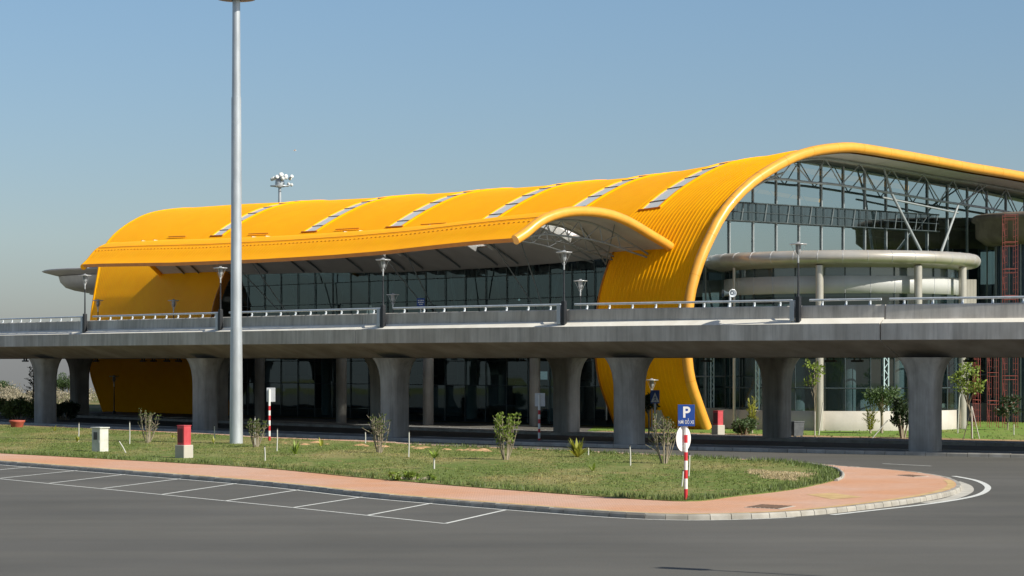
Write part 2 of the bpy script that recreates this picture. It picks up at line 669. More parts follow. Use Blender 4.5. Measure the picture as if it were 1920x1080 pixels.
mb = kerb_mesh(kerb_line, .62, .2, -.02, .15)
struct(mb.build('kerb', 'kerb'))


def offset_line(line, d):
    out = []
    for i, p in enumerate(line):
        a = Vector(line[max(i - 1, 0)])
        b = Vector(line[min(i + 1, len(line) - 1)])
        t = (b - a).normalized()
        out.append((p[0] - t.y * d, p[1] + t.x * d))
    return out


inner = offset_line(kerb_line, .19)
mb = MB()
mb.add([(x, y, .146) for x, y in inner], [tuple(range(len(inner)))])
struct(mb.build('pavement', 'paving'))
# ochre border course just inside the kerb, on the front and the nose
front_n = max(i for i, p in enumerate(kerb_line) if p[1] < ground(1800, 905)[1] and p[0] > 5)
ribbon('pavement_border', offset_line(kerb_line, .36)[2:front_n], .26, .151, 'yellowpave')
# lawn
LAWN_PX = [(-260, 836), (0, 850), (240, 863), (480, 877), (680, 896), (880, 913), (1120, 931), (1230, 938), (1287, 940), (1330, 938), (1370, 932), (1474, 920), (1537, 908),
           (1566, 900), (1574, 892), (1568, 884), (1552, 878), (1474, 866), (1400, 863), (1300, 857), (1200, 853), (1120, 849), (980, 843), (860, 838), (780, 834.5), (713, 830), (600, 825.5),
           (480, 820.5), (425, 816.8), (240, 808), (120, 802), (0, 797), (-200, 788)]
lawn_poly = smooth_path([(*ground(x, y, .15), 0) for x, y in LAWN_PX], .7)
lawn_poly = [(p.x, p.y) for p in lawn_poly]


def lawn_z(x, y):
    return .17


mb = MB()
mb.prism(lawn_poly, .10, .17)
struct(mb.build('lawn', 'lawn'))
# low stone edging round the lawn's rounded end
edge_pts = [p for p in lawn_poly if p[0] > ground(1540, 905)[0] and p[1] < ground(1540, 876)[1]]
mb = MB()
for a, b in zip(edge_pts, edge_pts[1:]):
    mb.tube([(a[0] + .12, a[1] - .05, .17), (b[0] + .12, b[1] - .05, .17)], .07, 6)
struct(mb.build('lawn_edging', 'kerb'))


def grass(name, poly, nt, hmin, hmax, z, matk, blades=4, band=None, wid=.012, spread=.06):
    P = np.array(poly)
    x0, y0 = P.min(0)
    x1, y1 = P.max(0)
    if band is None:
        X = rs.uniform(x0, x1, nt * 3)
        Y = rs.uniform(y0, y1, nt * 3)
        k = inpoly(X, Y, poly)
        # patchy: thin where a lumpy function is low
        q = np.sin(X * .9 + 1.3 * np.sin(Y * .23)) + np.sin(Y * .31 + X * .17) + rs.normal(0, .9, X.size)
        k &= q > -.9
        X, Y = X[k][:nt], Y[k][:nt]
    else:
        X, Y = band
    n = X.size * blades
    X = np.repeat(X, blades) + rs.normal(0, spread, n)
    Y = np.repeat(Y, blades) + rs.normal(0, spread, n)
    h = rs.uniform(hmin, hmax, n)
    an = rs.uniform(0, 2 * np.pi, n)
    lean = rs.uniform(.1, .6, n) * h
    la = rs.uniform(0, 2 * np.pi, n)
    w = wid * rs.uniform(.7, 1.6, n)
    v = np.zeros((n, 3, 3))
    v[:, 0, 0] = X - np.cos(an) * w
    v[:, 0, 1] = Y - np.sin(an) * w
    v[:, 1, 0] = X + np.cos(an) * w
    v[:, 1, 1] = Y + np.sin(an) * w
    v[:, :2, 2] = z
    v[:, 2, 0] = X + np.cos(la) * lean
    v[:, 2, 1] = Y + np.sin(la) * lean
    v[:, 2, 2] = z + h
    me = D.meshes.new(name)
    me.vertices.add(n * 3)
    me.loops.add(n * 3)
    me.polygons.add(n)
    me.vertices.foreach_set('co', v.reshape(-1))
    me.loops.foreach_set('vertex_index', np.arange(n * 3))
    me.polygons.foreach_set('loop_start', np.arange(n) * 3)
    me.update()
    me.validate()
    me.materials.append(M[matk])
    o = D.objects.new(name, me)
    COL.objects.link(o)
    o['kind'] = 'stuff'
    return o


tag(grass('grass', lawn_poly, 34000, .02, .065, .168, 'blade', wid=.016), 'patchy short grass covering the traffic island lawn', 'grass')
# rank fringe along the front edge of the lawn and round its nose
fr = []
nf = [i for i, p in enumerate(lawn_poly) if p[1] < 106]
for a, b in zip(lawn_poly, lawn_poly[1:]):
    if a[1] < 118 and a[0] < ground(1580, 880)[0] + .3:
        L = math.hypot(b[0] - a[0], b[1] - a[1])
        d = ((b[0] - a[0]) / L, (b[1] - a[1]) / L)
        n = (-d[1], d[0])
        for _ in range(int(L * 26)):
            t = random.random() * L
            dens = .5 + .5 * math.sin(a[0] * 1.7 + 2 * math.sin(a[0] * .6))
            o = abs(random.gauss(0, .45))
            if random.random() < .35 + .65 * dens:
                fr.append((a[0] + d[0] * t + n[0] * (o + .03), a[1] + d[1] * t + n[1] * (o + .03)))
fr = np.array(fr)
tag(grass('edge_grass', lawn_poly, 0, .05, .21, .165, 'blade_edge', blades=5, band=(fr[:, 0], fr[:, 1]), wid=.016, spread=.07), 'ragged taller grass along the front edge of the island lawn', 'grass')

# patch of dead straw near the rounded end and crumbs of red soil along the back edge
M['straw'] = surf('dead_straw', (.34, .26, .13), (.46, .37, .21), 6., .95, bump=.4)
cx_, cy_ = ground(1462, 890, .17)
an_ = np.linspace(0, 2 * np.pi, 26)[:-1]
rad = 1 + .25 * np.sin(an_ * 3 + 1) + .15 * np.sin(an_ * 7)
sp_ = [(cx_ + 1.05 * r_ * math.cos(a_), cy_ + 3.4 * r_ * math.sin(a_)) for a_, r_ in zip(an_, rad)]
MBs = MB().add([(x, y, .176) for x, y in sp_], [tuple(range(len(sp_)))])
struct(MBs.build('straw_patch', 'straw'))
M['straw_blade'] = leafmat('straw_blade', (.42, .34, .19), .2)
tag(grass('straw', sp_, 900, .02, .08, .172, 'straw_blade', wid=.016), 'pale dead straw lying near the rounded end of the lawn', 'dry grass')
MBs = MB()
for _ in range(24):
    px = random.choice((random.gauss(790, 60), random.gauss(600, 40), random.gauss(900, 25), random.gauss(690, 20)))
    py = 829 + (px - 600) * .038 + random.uniform(1, 6)
    x, y = ground(px, py, .17)
    r_ = random.uniform(.12, .4)
    MBs.lathe((x, y, .15), [(r_, 0), (r_ * .7, r_ * .16), (r_ * .3, r_ * .27), (0, r_ * .3)], 9)
struct(MBs.build('loose_soil', 'soil0'))

# white edge line round the island and the parking bays
line = offset_line(kerb_line, -.16)
n_end = max(i for i, p in enumerate(kerb_line) if p[1] < ground(1800, 912)[1] and p[0] > 5)
ribbon('edge_line', line[:int(n_end * .80)], .13, .006, 'paint')
nose = smooth_path([(*ground(x, y), 0) for x, y in [(1560, 966), (1640, 957), (1720, 948), (1790, 938), (1835, 928), (1852, 917), (1846, 908), (1825, 900), (1788, 893)]], .4)
ribbon('nose_line', [(p.x, p.y) for p in nose], .21, .010, 'paint')
gut = smooth_path([(*ground(x, y), 0) for x, y in [(1738, 943), (1785, 934), (1812, 922), (1810, 911), (1790, 903)]], .4)
ribbon('gutter', [(p.x, p.y) for p in gut], .42, .004, 'gutter', off=.0)
out_line = [(-420, 856), (0, 898), (303, 927.5), (550, 952), (835, 982)]
ribbon('parking_line', [ground(x, y) for x, y in out_line], .11, .006, 'paint')
for a, b in [((950, 956), (835, 982)), ((812, 943.3), (687, 967)), ((686, 931), (550, 952)), ((565, 918), (423, 939.5)), ((445, 906.5), (303, 927.5)), ((342, 897.5), (193, 916)),
             ((240, 889), (92, 906.5)), ((149, 882), (0, 897)), ((62, 875), (-85, 889.5)), ((-18, 869), (-160, 882))]:
    A, B = ground(*a), ground(*b)
    ribbon('parking_line', [A, B], .12, .008, 'paint')
for a, b in [((1295, 857), (1382, 859.5)), ((1655, 869.5), (1746, 874)), ((738, 831), (800, 834)), ((1005, 843), (1055, 845))]:
    a = (a[0], a[1] - 3 if a[0] < 1100 else a[1])
    b = (b[0], b[1] - 3 if b[0] < 1100 else b[1])
    ribbon('lane_line', [ground(*a), ground(*b)], .14, .007, 'paint')
# drain grates and ochre tactile paving on the pavement
for px in [((1400, 951), (1428, 946), (1487, 949), (1460, 954)), ((1683, 891), (1705, 890.2), (1738, 893), (1714, 894))]:
    pts = [ground(x, y, .15) for x, y in px]
    cx = sum(p[0] for p in pts) / 4
    cy = sum(p[1] for p in pts) / 4
    mb = MB()
    mb.prism([(p[0] * 1.12 - cx * .12, p[1] * 1.12 - cy * .12) for p in pts], .10, .152, 1)
    A, B, C_, D_ = [Vector(p) for p in pts]
    for i in range(7):
        u0, u1 = i / 7 + .015, (i + 1) / 7 - .03
        q = [A.lerp(D_, u0), B.lerp(C_, u0), B.lerp(C_, u1), A.lerp(D_, u1)]
        mb.prism([(v.x, v.y) for v in q], .153, .165, 0)
    near = px[0][1] > 920
    tag(mb.build('drain_grate', ['grille', 'gutter']), 'large rusty brown drain grate near the front kerb' if near else 'small drain grate on the far side of the pink pavement nose', 'drain grate', 'drain grates in the pavement')
for px in [((1512, 927), (1560, 924), (1618, 932), (1560, 936))]:
    mb = MB().add([(*ground(x, y, .15), .1515) for x, y in px], [(0, 1, 2, 3)])
    struct(mb.build('pavement_patch', 'yellowpave'))

# green strip in front of the pavilion
tl = [(140, 96), (60, 112), (34, 124), (17.5, 136), (4.5, 146.5), W(-1.2, 9, 0)[:2], W(-.5, 2.5, 0)[:2], W(60, 2.5, 0)[:2], (140, 180)]
M['lawn_green'] = mat_lawn('watered_lawn', (.15, .24, .045), (.24, .26, .075), (.25, .2, .09))
mb = MB().add([(x, y, -.012) for x, y in tl], [tuple(range(len(tl)))])
struct(mb.build('terminal_lawn', 'lawn_green'))
M['soil'] = surf('reddish_soil', (.30, .17, .075), (.40, .26, .13), 1.2, .95)
ribbon('soil_strip', [(60, 112), (34, 124), (17.5, 136), (4.5, 146.5)], 2.2, -.004, 'soil', off=-1.1)
tag(grass('lawn_grass', tl, 9000, .04, .12, -.012, 'blade_edge', wid=.02), 'bright green grass in front of the round pavilion', 'grass')

# ------------------------------------------------------------------ viaduct
VP = smooth_path([(-84, 240, 0), (-70, 217, 0), (-57, 197.5, 0), (-44.5, 178.5, 0), (-31.35, 161.25, 0), (-18.6, 145.5, 0), (-6.43, 131.6, 0), (5.88, 120.2, 0), (19.04, 110.6, 0), (33, 103, 0), (48, 97.5, 0)], .8)
VT = []
for i in range(len(VP)):
    d = (VP[min(i + 1, len(VP) - 1)] - VP[max(i - 1, 0)]).normalized()
    VT.append(d)


def vpt(i, o, z):
    i0 = int(max(0, min(len(VP) - 2, math.floor(i))))
    f = i - i0
    p = VP[i0].lerp(VP[i0 + 1], f)
    d = VT[i0].lerp(VT[i0 + 1], f)
    return (p.x + d.y * o, p.y - d.x * o, z)


def v_at_px(px, o):
    """station where the line at offset o is seen at photo column px"""
    best = None
    for k in range(0, (len(VP) - 1) * 4):
        i = k / 4
        x, y, _ = vpt(i, o, 0)
        e = abs(960 + x / y * F - px)
        if best is None or e < best[0]:
            best = (e, i)
    return best[1]


def vang(i):
    d = VT[int(i)]
    return math.atan2(d.y, d.x)


via = thing('viaduct', 'long grey concrete viaduct curving in front of the yellow terminal', 'viaduct', (5.88, 120.2, 0))
WID = 13.4
joint = v_at_px(1655, 1.8)
joint2 = v_at_px(666, 1.8)


def deck_section(i):
    r = 1. if i < joint else 0.
    # ledge: broad sloping chamfer, narrower past the joint
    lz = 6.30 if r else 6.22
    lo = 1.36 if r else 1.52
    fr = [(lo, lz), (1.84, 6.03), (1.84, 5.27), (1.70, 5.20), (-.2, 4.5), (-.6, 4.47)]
    re = [(-WID - o, z) for o, z in fr[::-1]]
    return fr + re


segs = [(0, joint2 - .02), (joint2 + .02, joint - .04), (joint + .04, len(VP) - 1)]
for a, b in segs:
    st = [a] + [k for k in range(int(a) + 1, int(math.ceil(b)))] + [b]
    mb = MB()
    rows = []
    for i in st:
        rows.append([vpt(i, o, z) for o, z in deck_section(i if i != joint else i - .1)])
    k = len(rows[0])
    for j in range(k - 1):                       # hard edged strips
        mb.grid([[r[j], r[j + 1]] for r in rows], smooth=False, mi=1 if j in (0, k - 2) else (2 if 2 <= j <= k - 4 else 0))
    mb.grid([[r[0], r[-1]] for r in rows], smooth=False)
    mb.add(rows[0], [tuple(range(k))])
    mb.add(rows[-1], [tuple(range(k))])
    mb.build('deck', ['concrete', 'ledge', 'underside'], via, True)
    for side in (0, 1):
        mb = MB()
        rows = []
        for i in st:
            pr = [(1.34, 6.2), (1.30, 6.86), (1.26, 6.9), (1.10, 6.9), (1.06, 6.2)]
            if side:
                pr = [(-WID - o, z) for o, z in pr]
            rows.append([vpt(i, o, z) for o, z in pr])
        for j in range(4):
            mb.grid([[r[j], r[j + 1]] for r in rows], smooth=False)
        for r in (rows[0], rows[-1]):
            mb.add(r, [(0, 1, 2, 3, 4)])
        mb.build('parapet', 'concrete', via, True)


def pier_mesh(i, o, sw=1.34, st=1.22, top=2.35, topt=1.7):
    mb = MB()
    x, y, _ = vpt(i, o, 0)
    an = vang(i)
    prof = [(0, 0), (2.75, 0), (3.3, .06), (3.75, .22), (4.1, .48), (4.35, .78), (4.47, 1.0)]
    n = 28
    vs = []
    for z, k in prof:
        a = (sw + (top - sw) * k) / 2
        b = (st + (topt - st) * k) / 2
        for j in range(n):
            t = 2 * math.pi * j / n
            c, s_ = math.cos(t), math.sin(t)
            e = .42
            lx = a * math.copysign(abs(c) ** e, c)
            ly = b * math.copysign(abs(s_) ** e, s_)
            vs.append((x + lx * math.cos(an) - ly * math.sin(an), y + lx * math.sin(an) + ly * math.cos(an), z))
    fs = [(q * n + j, q * n + (j + 1) % n, (q + 1) * n + (j + 1) % n, (q + 1) * n + j) for q in range(len(prof) - 1) for j in range(n)]
    mb.add(vs, fs, 0, True)
    return mb


nodes = [(-57, 197.5), (-44.5, 178.5), (-31.35, 161.25), (-18.6, 145.5), (-6.43, 131.6), (5.88, 120.2), (19.04, 110.6), (33, 103)]
pst = [min(range(len(VP)), key=lambda k: (VP[k].x - q[0]) ** 2 + (VP[k].y - q[1]) ** 2) for q in nodes]
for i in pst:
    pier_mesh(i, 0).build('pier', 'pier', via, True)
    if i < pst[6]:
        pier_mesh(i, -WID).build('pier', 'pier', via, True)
# kerbed strip the piers stand on
for o0 in (0, -WID):
    lo = [vpt(i, o0 + 1.55, 0)[:2] for i in range(len(VP))]
    li = [vpt(i, o0 - 1.55, 0)[:2] for i in range(len(VP))]
    mb = MB()
    mb.grid([[(p[0], p[1], .15), (q[0], q[1], .15)] for p, q in zip(offset_line(lo, .15), offset_line(li, -.15))], smooth=False)
    struct(mb.build('pier_strip', 'underpave'))
    struct(kerb_mesh(lo, 1.0, .18, -.02, .17).build('kerb', 'kerb'))
    struct(kerb_mesh(li, 1.0, .18, -.02, .17, side=-1.).build('kerb', 'kerb'))

# viaduct lamps and railings
lamp_px = [-98, 162, 416, 719, 1057, 1500, 2080]
lst = [v_at_px(p, 1.55) for p in lamp_px]


def lamp_head(mb_cap, mb_lan, mb_str, z):
    mb_cap.lathe((0, 0, z), [(0, .09), (.06, .085), (.10, .03), (.40, .0), (.42, -.02), (.40, -.045), (.12, -.05), (0, -.05)], 20)
    mb_lan.lathe((0, 0, z), [(.13, -.05), (.13, -.34), (.10, -.42), (.05, -.5)], 14)
    for k in range(4):
        a = k * math.pi / 2 + .5
        mb_str.tube([(.34 * math.cos(a), .34 * math.sin(a), z - .04), (.05 * math.cos(a), .05 * math.sin(a), z - .66)], .009, 5)
    mb_str.lathe((0, 0, z), [(.02, -.5), (.035, -.64), (.042, -.80), (.04, -.9)], 10)


def make_lamp(label, h, base_h, group, name='viaduct_lamp'):
    t = thing(name, label, 'street lamp', (0, 0, 0), 0, group)
    pl = MB()
    pl.box((0, 0, base_h / 2), (.22, .22, base_h), bev=.02)
    pl.tube([(0, 0, base_h), (0, 0, base_h + .1), (0, 0, h - .85)], [.065, .05, .036], 10)
    pl.build('pole', 'black', t)
    c, l, s = MB(), MB(), MB()
    lamp_head(c, l, s, h)
    c.build('lamp_cap', 'lampmetal', t)
    l.build('lantern', 'lantern', t)
    s.build('cage', 'lampmetal', t)
    if base_h > .5:
        MB().box((-.30, -.02, base_h / 2 - .05), (.24, .16, base_h - .25), bev=.015).build('junction_box', 'galv', t)
    return t


LG = 'lamps along the front of the viaduct'
LB = ['out of frame viaduct lamp beyond the left edge', 'leftmost viaduct lamp, standing out against open sky', 'viaduct lamp just left of the tall mast', 'viaduct lamp in front of the dark glass, right of the tall mast',
      'viaduct lamp below the end of the yellow entrance canopy', 'tallest looking viaduct lamp, crossing the round pavilion', 'viaduct lamp beyond the right edge']
lamp0 = make_lamp(LB[3], 3.72, 1.25, LG)
first = True
for k in (1, 2, 3, 4, 5):
    i = lst[k]
    loc = vpt(i, 1.62, 6.08)
    if first:
        lamp0.location = loc
        lamp0.rotation_euler = (0, 0, vang(i))
        lamp0['label'] = LB[k]
        first = False
    else:
        dup(lamp0, loc, vang(i), LB[k])
# lamps on the far side of the deck and on the forecourt
RG = 'lamps on the far side of the deck'
rl = [(1097, 'far deck lamp with a pale pole beside the yellow wall edge'), (748, 'far deck lamp standing left of the blue sign'), (335, 'far deck lamp silhouetted on the shaded yellow wall'), (193, 'far deck lamp at the left edge of the yellow wall')]
for px, lb in rl:
    i = v_at_px(px, -WID - 1.0)
    loc = vpt(i, -WID - .55, 6.2)
    z = HC + (YH - {1097: 526, 748: 552, 335: 563, 193: 563}[px]) / F * loc[1]
    o = make_lamp(lb, z - 6.2, .3, RG, 'deck_lamp')
    o.location = loc
    o.rotation_euler = (0, 0, vang(i))

bay = [0] + lst + [len(VP) - 1]


def railing(a, b, o, n_px, end_post):
    mb = MB()
    L = (b - a) * .8
    st = [a + (b - a) * k / max(2, int(L)) for k in range(max(2, int(L)) + 1)]
    mb.tube([vpt(i, o + .07, 7.15) for i in st], .055, 8)
    n = max(2, int(round(L / 1.4)))
    for k in range(n):
        i = a + (b - a) * (k + .5) / n
        mb.tube([vpt(i, o, 6.88), vpt(i, o - .05, 7.02), vpt(i, o, 7.13), vpt(i, o + .07, 7.15)], [.065, .055, .05, .045], 6)
    if end_post:
        mb.tube([vpt(b, o + .07, 7.15), vpt(b + .12, o + .16, 7.10), vpt(b + .14, o + .26, 6.95), vpt(b + .14, o + .34, 6.15)], .04, 6)
    mb.build('railing', 'rail', via, True)


for k in range(len(bay) - 1):
    a, b = bay[k], bay[k + 1]
    if b > joint > a:
        railing(a + .5, joint - .25, 1.2, 0, False)
        railing(joint + .25, b - .55, 1.2, 0, False)
    else:
        railing(a + .5, b - .62, 1.2, 0, True)
    railing(a + .3, b - .3, -WID - 1.2, 0, False)

# lamp fittings hung under the deck
fit = None
for n_, (px, o, lb) in enumerate([(48, .6, 'leftmost dark lamp fitting under the deck, against the sky'), (180, -9, 'dark fitting under the deck beside the second left pier'), (268, -9, 'first of the row of dark fittings in front of the shaded yellow wall'),
                                  (289, -9.5, 'second of the row of dark fittings in front of the shaded yellow wall'), (312, -10, 'third of the row of dark fittings in front of the shaded yellow wall'), (335, -10.5, 'pale last fitting in front of the shaded yellow wall'),
                                  (1326, -5, 'dark fitting under the deck right of the yellow rim'), (1558, -5, 'left of two fittings between the right hand piers'), (1605, -5.2, 'right of two fittings between the right hand piers'), (1822, -5, 'fitting under the deck above the staked young tree')]):
    i = v_at_px(px, o)
    loc = vpt(i, o, 4.47)
    if fit is None:
        fit = thing('deck_fitting', lb, 'lamp fitting', loc, vang(i), 'lamp fittings under the viaduct')
        for bx_ in (-.16, .16):
            MB().box((bx_, 0, -.06), (.05, .1, .12)).build('bracket', 'black', fit)
        MB().box((0, 0, -.17), (.62, .22, .10), bev=.02).build('housing', 'black', fit)
    else:
        dup(fit, loc, vang(i), lb)

# ------------------------------------------------------------------ terminal
term = thing('airport_terminal', 'long airport terminal under a curving bright yellow roof', 'terminal building', W(0, 30, 0))
RIM = [(0, -4.3), (-.91, -2.51), (-1.47, -1.27), (-1.76, .17), (-1.78, 1.7), (-1.66, 3.24), (-1.38, 4.57), (-.67, 6.26), (.38, 7.97), (1.74, 9.71), (4.09, 11.52), (7.26, 13.06), (9.83, 13.87),
       (13., 14.34), (14.88, 14.38), (17.62, 14.25), (21.85, 14.01), (26.23, 13.73), (32.31, 13.40), (40, 12.8), (48, 11.9), (54, 10.6)]
rp = smooth_path([(s, h, 0) for s, h in RIM], .75)
PROF = [(p.x, p.y) for p in rp]
PN = []
for i in range(len(PROF)):
    a, b = PROF[max(i - 1, 0)], PROF[min(i + 1, len(PROF) - 1)]
    L = math.hypot(b[0] - a[0], b[1] - a[1])
    PN.append((-(b[1] - a[1]) / L, (b[0] - a[0]) / L))         # outward normal
DT = [(0, 0), (2.5, .05), (5, .25), (10, .56), (15, .88), (20, .97), (30, 1.05), (40, .97), (50, .9), (60, .7), (70, .45), (80, .35)]
TE = [(p.x, p.y) for p in smooth_path([(-4.4, 71.9, 0), (-2, 71.5, 0), (0, 71.3, 0), (3, 71.2, 0), (5, 71.55, 0), (6.5, 72.2, 0), (8, 73.3, 0), (9.7, 75., 0), (11.5, 76.8, 0), (13., 78.3, 0), (14.2, 79.3, 0), (15, 79.5, 0)], .3)]


def roof(k, t, off=0.):
    s, h = PROF[k]
    te = lerp(TE, h) if s < 13 else 79.4
    if t > 53:
        t = 53 + (t - 53) * (te - 53) / 26.5
    h2 = h - lerp(DT, t) * sm((h - 7) / 5)
    s2, h2 = s + PN[k][0] * off, h2 + PN[k][1] * off
    return W(s2, t, HC + h2)


SKY = [(7.5, 2.7), (16.2, 3.4), (25.0, 3.4), (35.7, 3.5), (46.5, 3.5), (60.3, 3.4)]
SKW = .84
WL, WR = 8.2, 53.0                      # the wall is open between these


def open_at(k, t):
    s, h = PROF[k]
    if WL < t < WR and h < 6.9:
        return True
    for tc, s0 in SKY:
        if abs(t - tc) < SKW and s0 < s < 30 and h > 7.5:
            return True
    return False


# corrugated outer skin
per = .36
prof_rib = [(0, 0), (.20, 0), (.235, .021), (.325, .021)]
ts, offs = [], []
c = 0
while c < 79.4:
    for d, o in prof_rib:
        ts.append(min(c + d, 79.5))
        offs.append(o * (1.0 if c < 9 else .5))
    c += per
ts.append(79.5)
offs.append(0)
mb = MB()
for j in range(len(ts) - 1):
    ta, tb = ts[j], ts[j + 1]
    tm = (ta + tb) / 2
    run = []
    cuts = []
    for k in range(len(PROF)):
        cuts.append((roof(k, ta, offs[j]), roof(k, tb, offs[j + 1])))
    km = len(PROF)
    fs = [(2 * k, 2 * k + 1, 2 * k + 3, 2 * k + 2) for k in range(km - 1) if not open_at(k, tm) and not open_at(k + 1, tm)]
    mb.add([p for c_ in cuts for p in c_], fs, 0, True)
mb.build('roof_shell', 'yellow', term, True)
# inner lining
lt = sorted([0.3, 4, WL, 12, 20, 30, 41, WR, 57, 66, 72, 79.3] + [c_[0] + d for c_ in SKY for d in (-.82, .82)])
mb = MB()
rows = [[roof(k, t, -.5) for t in lt] for k in range(len(PROF))]
mb.grid(rows, skip=lambda i, j: open_at(i, (lt[j] + lt[j + 1]) / 2) or open_at(i + 1, (lt[j] + lt[j + 1]) / 2))
mb.build('roof_soffit', 'soffit', term, True)
# rim tubes
mb = MB()
mb.tube([roof(k, 0, -.12) for k in range(len(PROF))], .34, 16)
for k in range(4, len(PROF), 3):          # flush jointing bands
    p, q = Vector(roof(k, 0, -.12)), Vector(roof(min(k + 1, len(PROF) - 1), 0, -.12))
    d = (q - p).normalized()
    mb.tube([p - d * .018, p + d * .018], .3435, 16, mi=1, caps=False)
mb.build('gable_rim', ['rim', 'seam'], term, True)
mb = MB()
mb.tube([roof(k, 79.5, -.15) for k in range(0, len(PROF))], .22, 10)
mb.build('far_rim', 'yellow', term, True)
# trims along the wall openings
for t in (WL, WR):
    ks = [k for k in range(len(PROF)) if PROF[k][1] < 7.2 and PROF[k][0] < 3]
    mb = MB()
    rows = [[roof(k, t - .06, .07), roof(k, t + .06, .07), roof(k, t + .06, -.52), roof(k, t - .06, -.52), roof(k, t - .06, .07)] for k in ks]
    mb.grid(rows, smooth=False)
    mb.build('wall_edge_trim', 'trim', term, True)
# skylights
for tc, s0 in SKY:
    ks = [k for k in range(len(PROF)) if s0 - .1 < PROF[k][0] < 30 and PROF[k][1] > 7.5]
    ks = [ks[0] - 1] + ks
    fr_ = MB()
    for tt in (tc - SKW - .05, tc + SKW + .05):
        fr_.grid([[roof(k, tt - .1, .10), roof(k, tt + .1, .10), roof(k, tt + .1, -.5), roof(k, tt - .1, -.5), roof(k, tt - .1, .10)] for k in ks], smooth=False, mi=2)
    for k in ks[1::2]:
        fr_.tube([roof(k, tc - SKW, .05), roof(k, tc + SKW, .05)], .03, 6)
    k0 = ks[0]
    fr_.tube([roof(k0, tc - SKW - .2, .05), roof(k0, tc + SKW + .2, .05)], .06, 6, mi=1)
    fo = fr_.build('skylight', ['dimsteel', 'trim', 'yellow'], term, True)
    gm = MB()
    gm.grid([[roof(k, tc - SKW, .02), roof(k, tc, .02), roof(k, tc + SKW, .02)] for k in ks])
    gm.build('skylight_glass', 'sky_glass', fo, True)
# short dark vents low on the roof
for tv in (67, 53.5, 41.5, 31, 21.5):
    k = min(range(len(PROF)), key=lambda k: abs(PROF[k][0] - 3.0) + (9 if PROF[k][1] < 8 else 0))
    MB().tube([roof(k, tv - 1.5, .10), roof(k, tv + 1.5, .10)], .045, 6).build('roof_vent', 'seam', term, True)

# entrance canopy
CAN = [(-13.25, 7.40), (-12.39, 7.85), (-11.75, 8.29), (-10.88, 8.75), (-9.56, 9.16), (-8.01, 9.36), (-6.43, 9.36), (-5.06, 9.21), (-3.44, 8.77), (-1.8, 8.12), (-.47, 7.60), (.6, 7.1)]
cp = smooth_path([(s, h, 0) for s, h in CAN], .5)
CPR = [(p.x, p.y) for p in cp]
CDT = [(3, 0), (6, .02), (10, .12), (16, .33), (22, .42), (30, .42), (40, .33), (50, .1), (60, 0)]


def canopy(k, t, off=0.):
    s, h = CPR[k]
    a, b = CPR[max(k - 1, 0)], CPR[min(k + 1, len(CPR) - 1)]
    L = math.hypot(b[0] - a[0], b[1] - a[1])
    n = (-(b[1] - a[1]) / L, (b[0] - a[0]) / L)
    te = 53.2 + .72 * (s + 13.25)
    tt = 3.1 + (t - 3.1) * (te - 3.1) / 50.1
    h = h - lerp(CDT, tt)
    return W(s + n[0] * off, tt, HC + h + n[1] * off)


CSKY = [8.2, 16.5, 25.2, 35.5, 49.3]


def copen(k, t):
    return any(abs(t - c_) < .8 for c_ in CSKY) and -7.4 < CPR[k][0] < -2.6


ct = []
c = 3.1
while c < 53.2:
    for d, o in ((0, 0), (.2, 0), (.235, .01), (.325, .01)):
        ct.append((min(c + d, 53.2), o))
    c += per
ct.append((53.2, 0))
mb = MB()
for (ta, oa), (tb, ob) in zip(ct, ct[1:]):
    tm = (ta + tb) / 2
    vs = []
    for k in range(len(CPR)):
        vs += [canopy(k, ta, oa), canopy(k, tb, ob)]
    mb.add(vs, [(2 * k, 2 * k + 1, 2 * k + 3, 2 * k + 2) for k in range(len(CPR) - 1) if not (copen(k, tm) or copen(k + 1, tm))], 0, True)
mb.build('canopy_roof', 'yellow', term, True)
clt = sorted([3.3, 6, 12, 20.8, 30, 40.5, 49, 53.1] + [c_ + d for c_ in CSKY for d in (-.8, .8)])
mb = MB()
mb.grid([[canopy(k, t, -.22) for t in clt] for k in range(len(CPR))],
        skip=lambda i, j: copen(i, (clt[j] + clt[j + 1]) / 2) or copen(i + 1, (clt[j] + clt[j + 1]) / 2))
mb.build('canopy_soffit', 'soffit', term, True)
mb = MB()
mb.grid([[canopy(0, t, .03), canopy(0, t, -.24)] for t in clt], smooth=False)
mb.build('canopy_fascia', 'trim', term, True)
MB().tube([canopy(k, 3.1, -.1) for k in range(len(CPR))], .31, 16).build('canopy_rim', 'rim', term, True)
MB().tube([canopy(k, 53.2, -.2) for k in range(len(CPR))], .24, 10).build('canopy_end', 'yellow', term, True)
kg = min(range(len(CPR)), key=lambda k: abs(CPR[k][0] + 11.3))
mb = MB()
mb.tube([canopy(kg + 1, t, .05) for t in np.linspace(3.6, 53, 40)], .025, 5)
c = 3.8
while c < 53:
    mb.tube([canopy(kg, c, .04), canopy(kg, c + .2, .025)], .024, 5)
    c += .45
mb.build('seam_trim', 'seam', term, True)
# canopy skylights with frames
for tc in CSKY:
    ks = [k for k in range(len(CPR)) if -7.9 < CPR[k][0] < -2.1]
    fr_ = MB()
    for tt in (tc - .8, tc + .8):
        fr_.grid([[canopy(k, tt - .06, .08), canopy(k, tt + .06, .08), canopy(k, tt + .06, -.5), canopy(k, tt - .06, -.5), canopy(k, tt - .06, .08)] for k in ks], smooth=False)
    for k in ks[::3]:
        fr_.tube([canopy(k, tc - .8, -.1), canopy(k, tc + .8, -.1)], .06, 6)
    fo = fr_.build('canopy_skylight', 'white', term, True)
    if tc < 49:
        MB().grid([[canopy(k, tc - .78, 0), canopy(k, tc + .78, 0)] for k in ks]).build('skylight_glass', 'canopy_glass', fo, True)
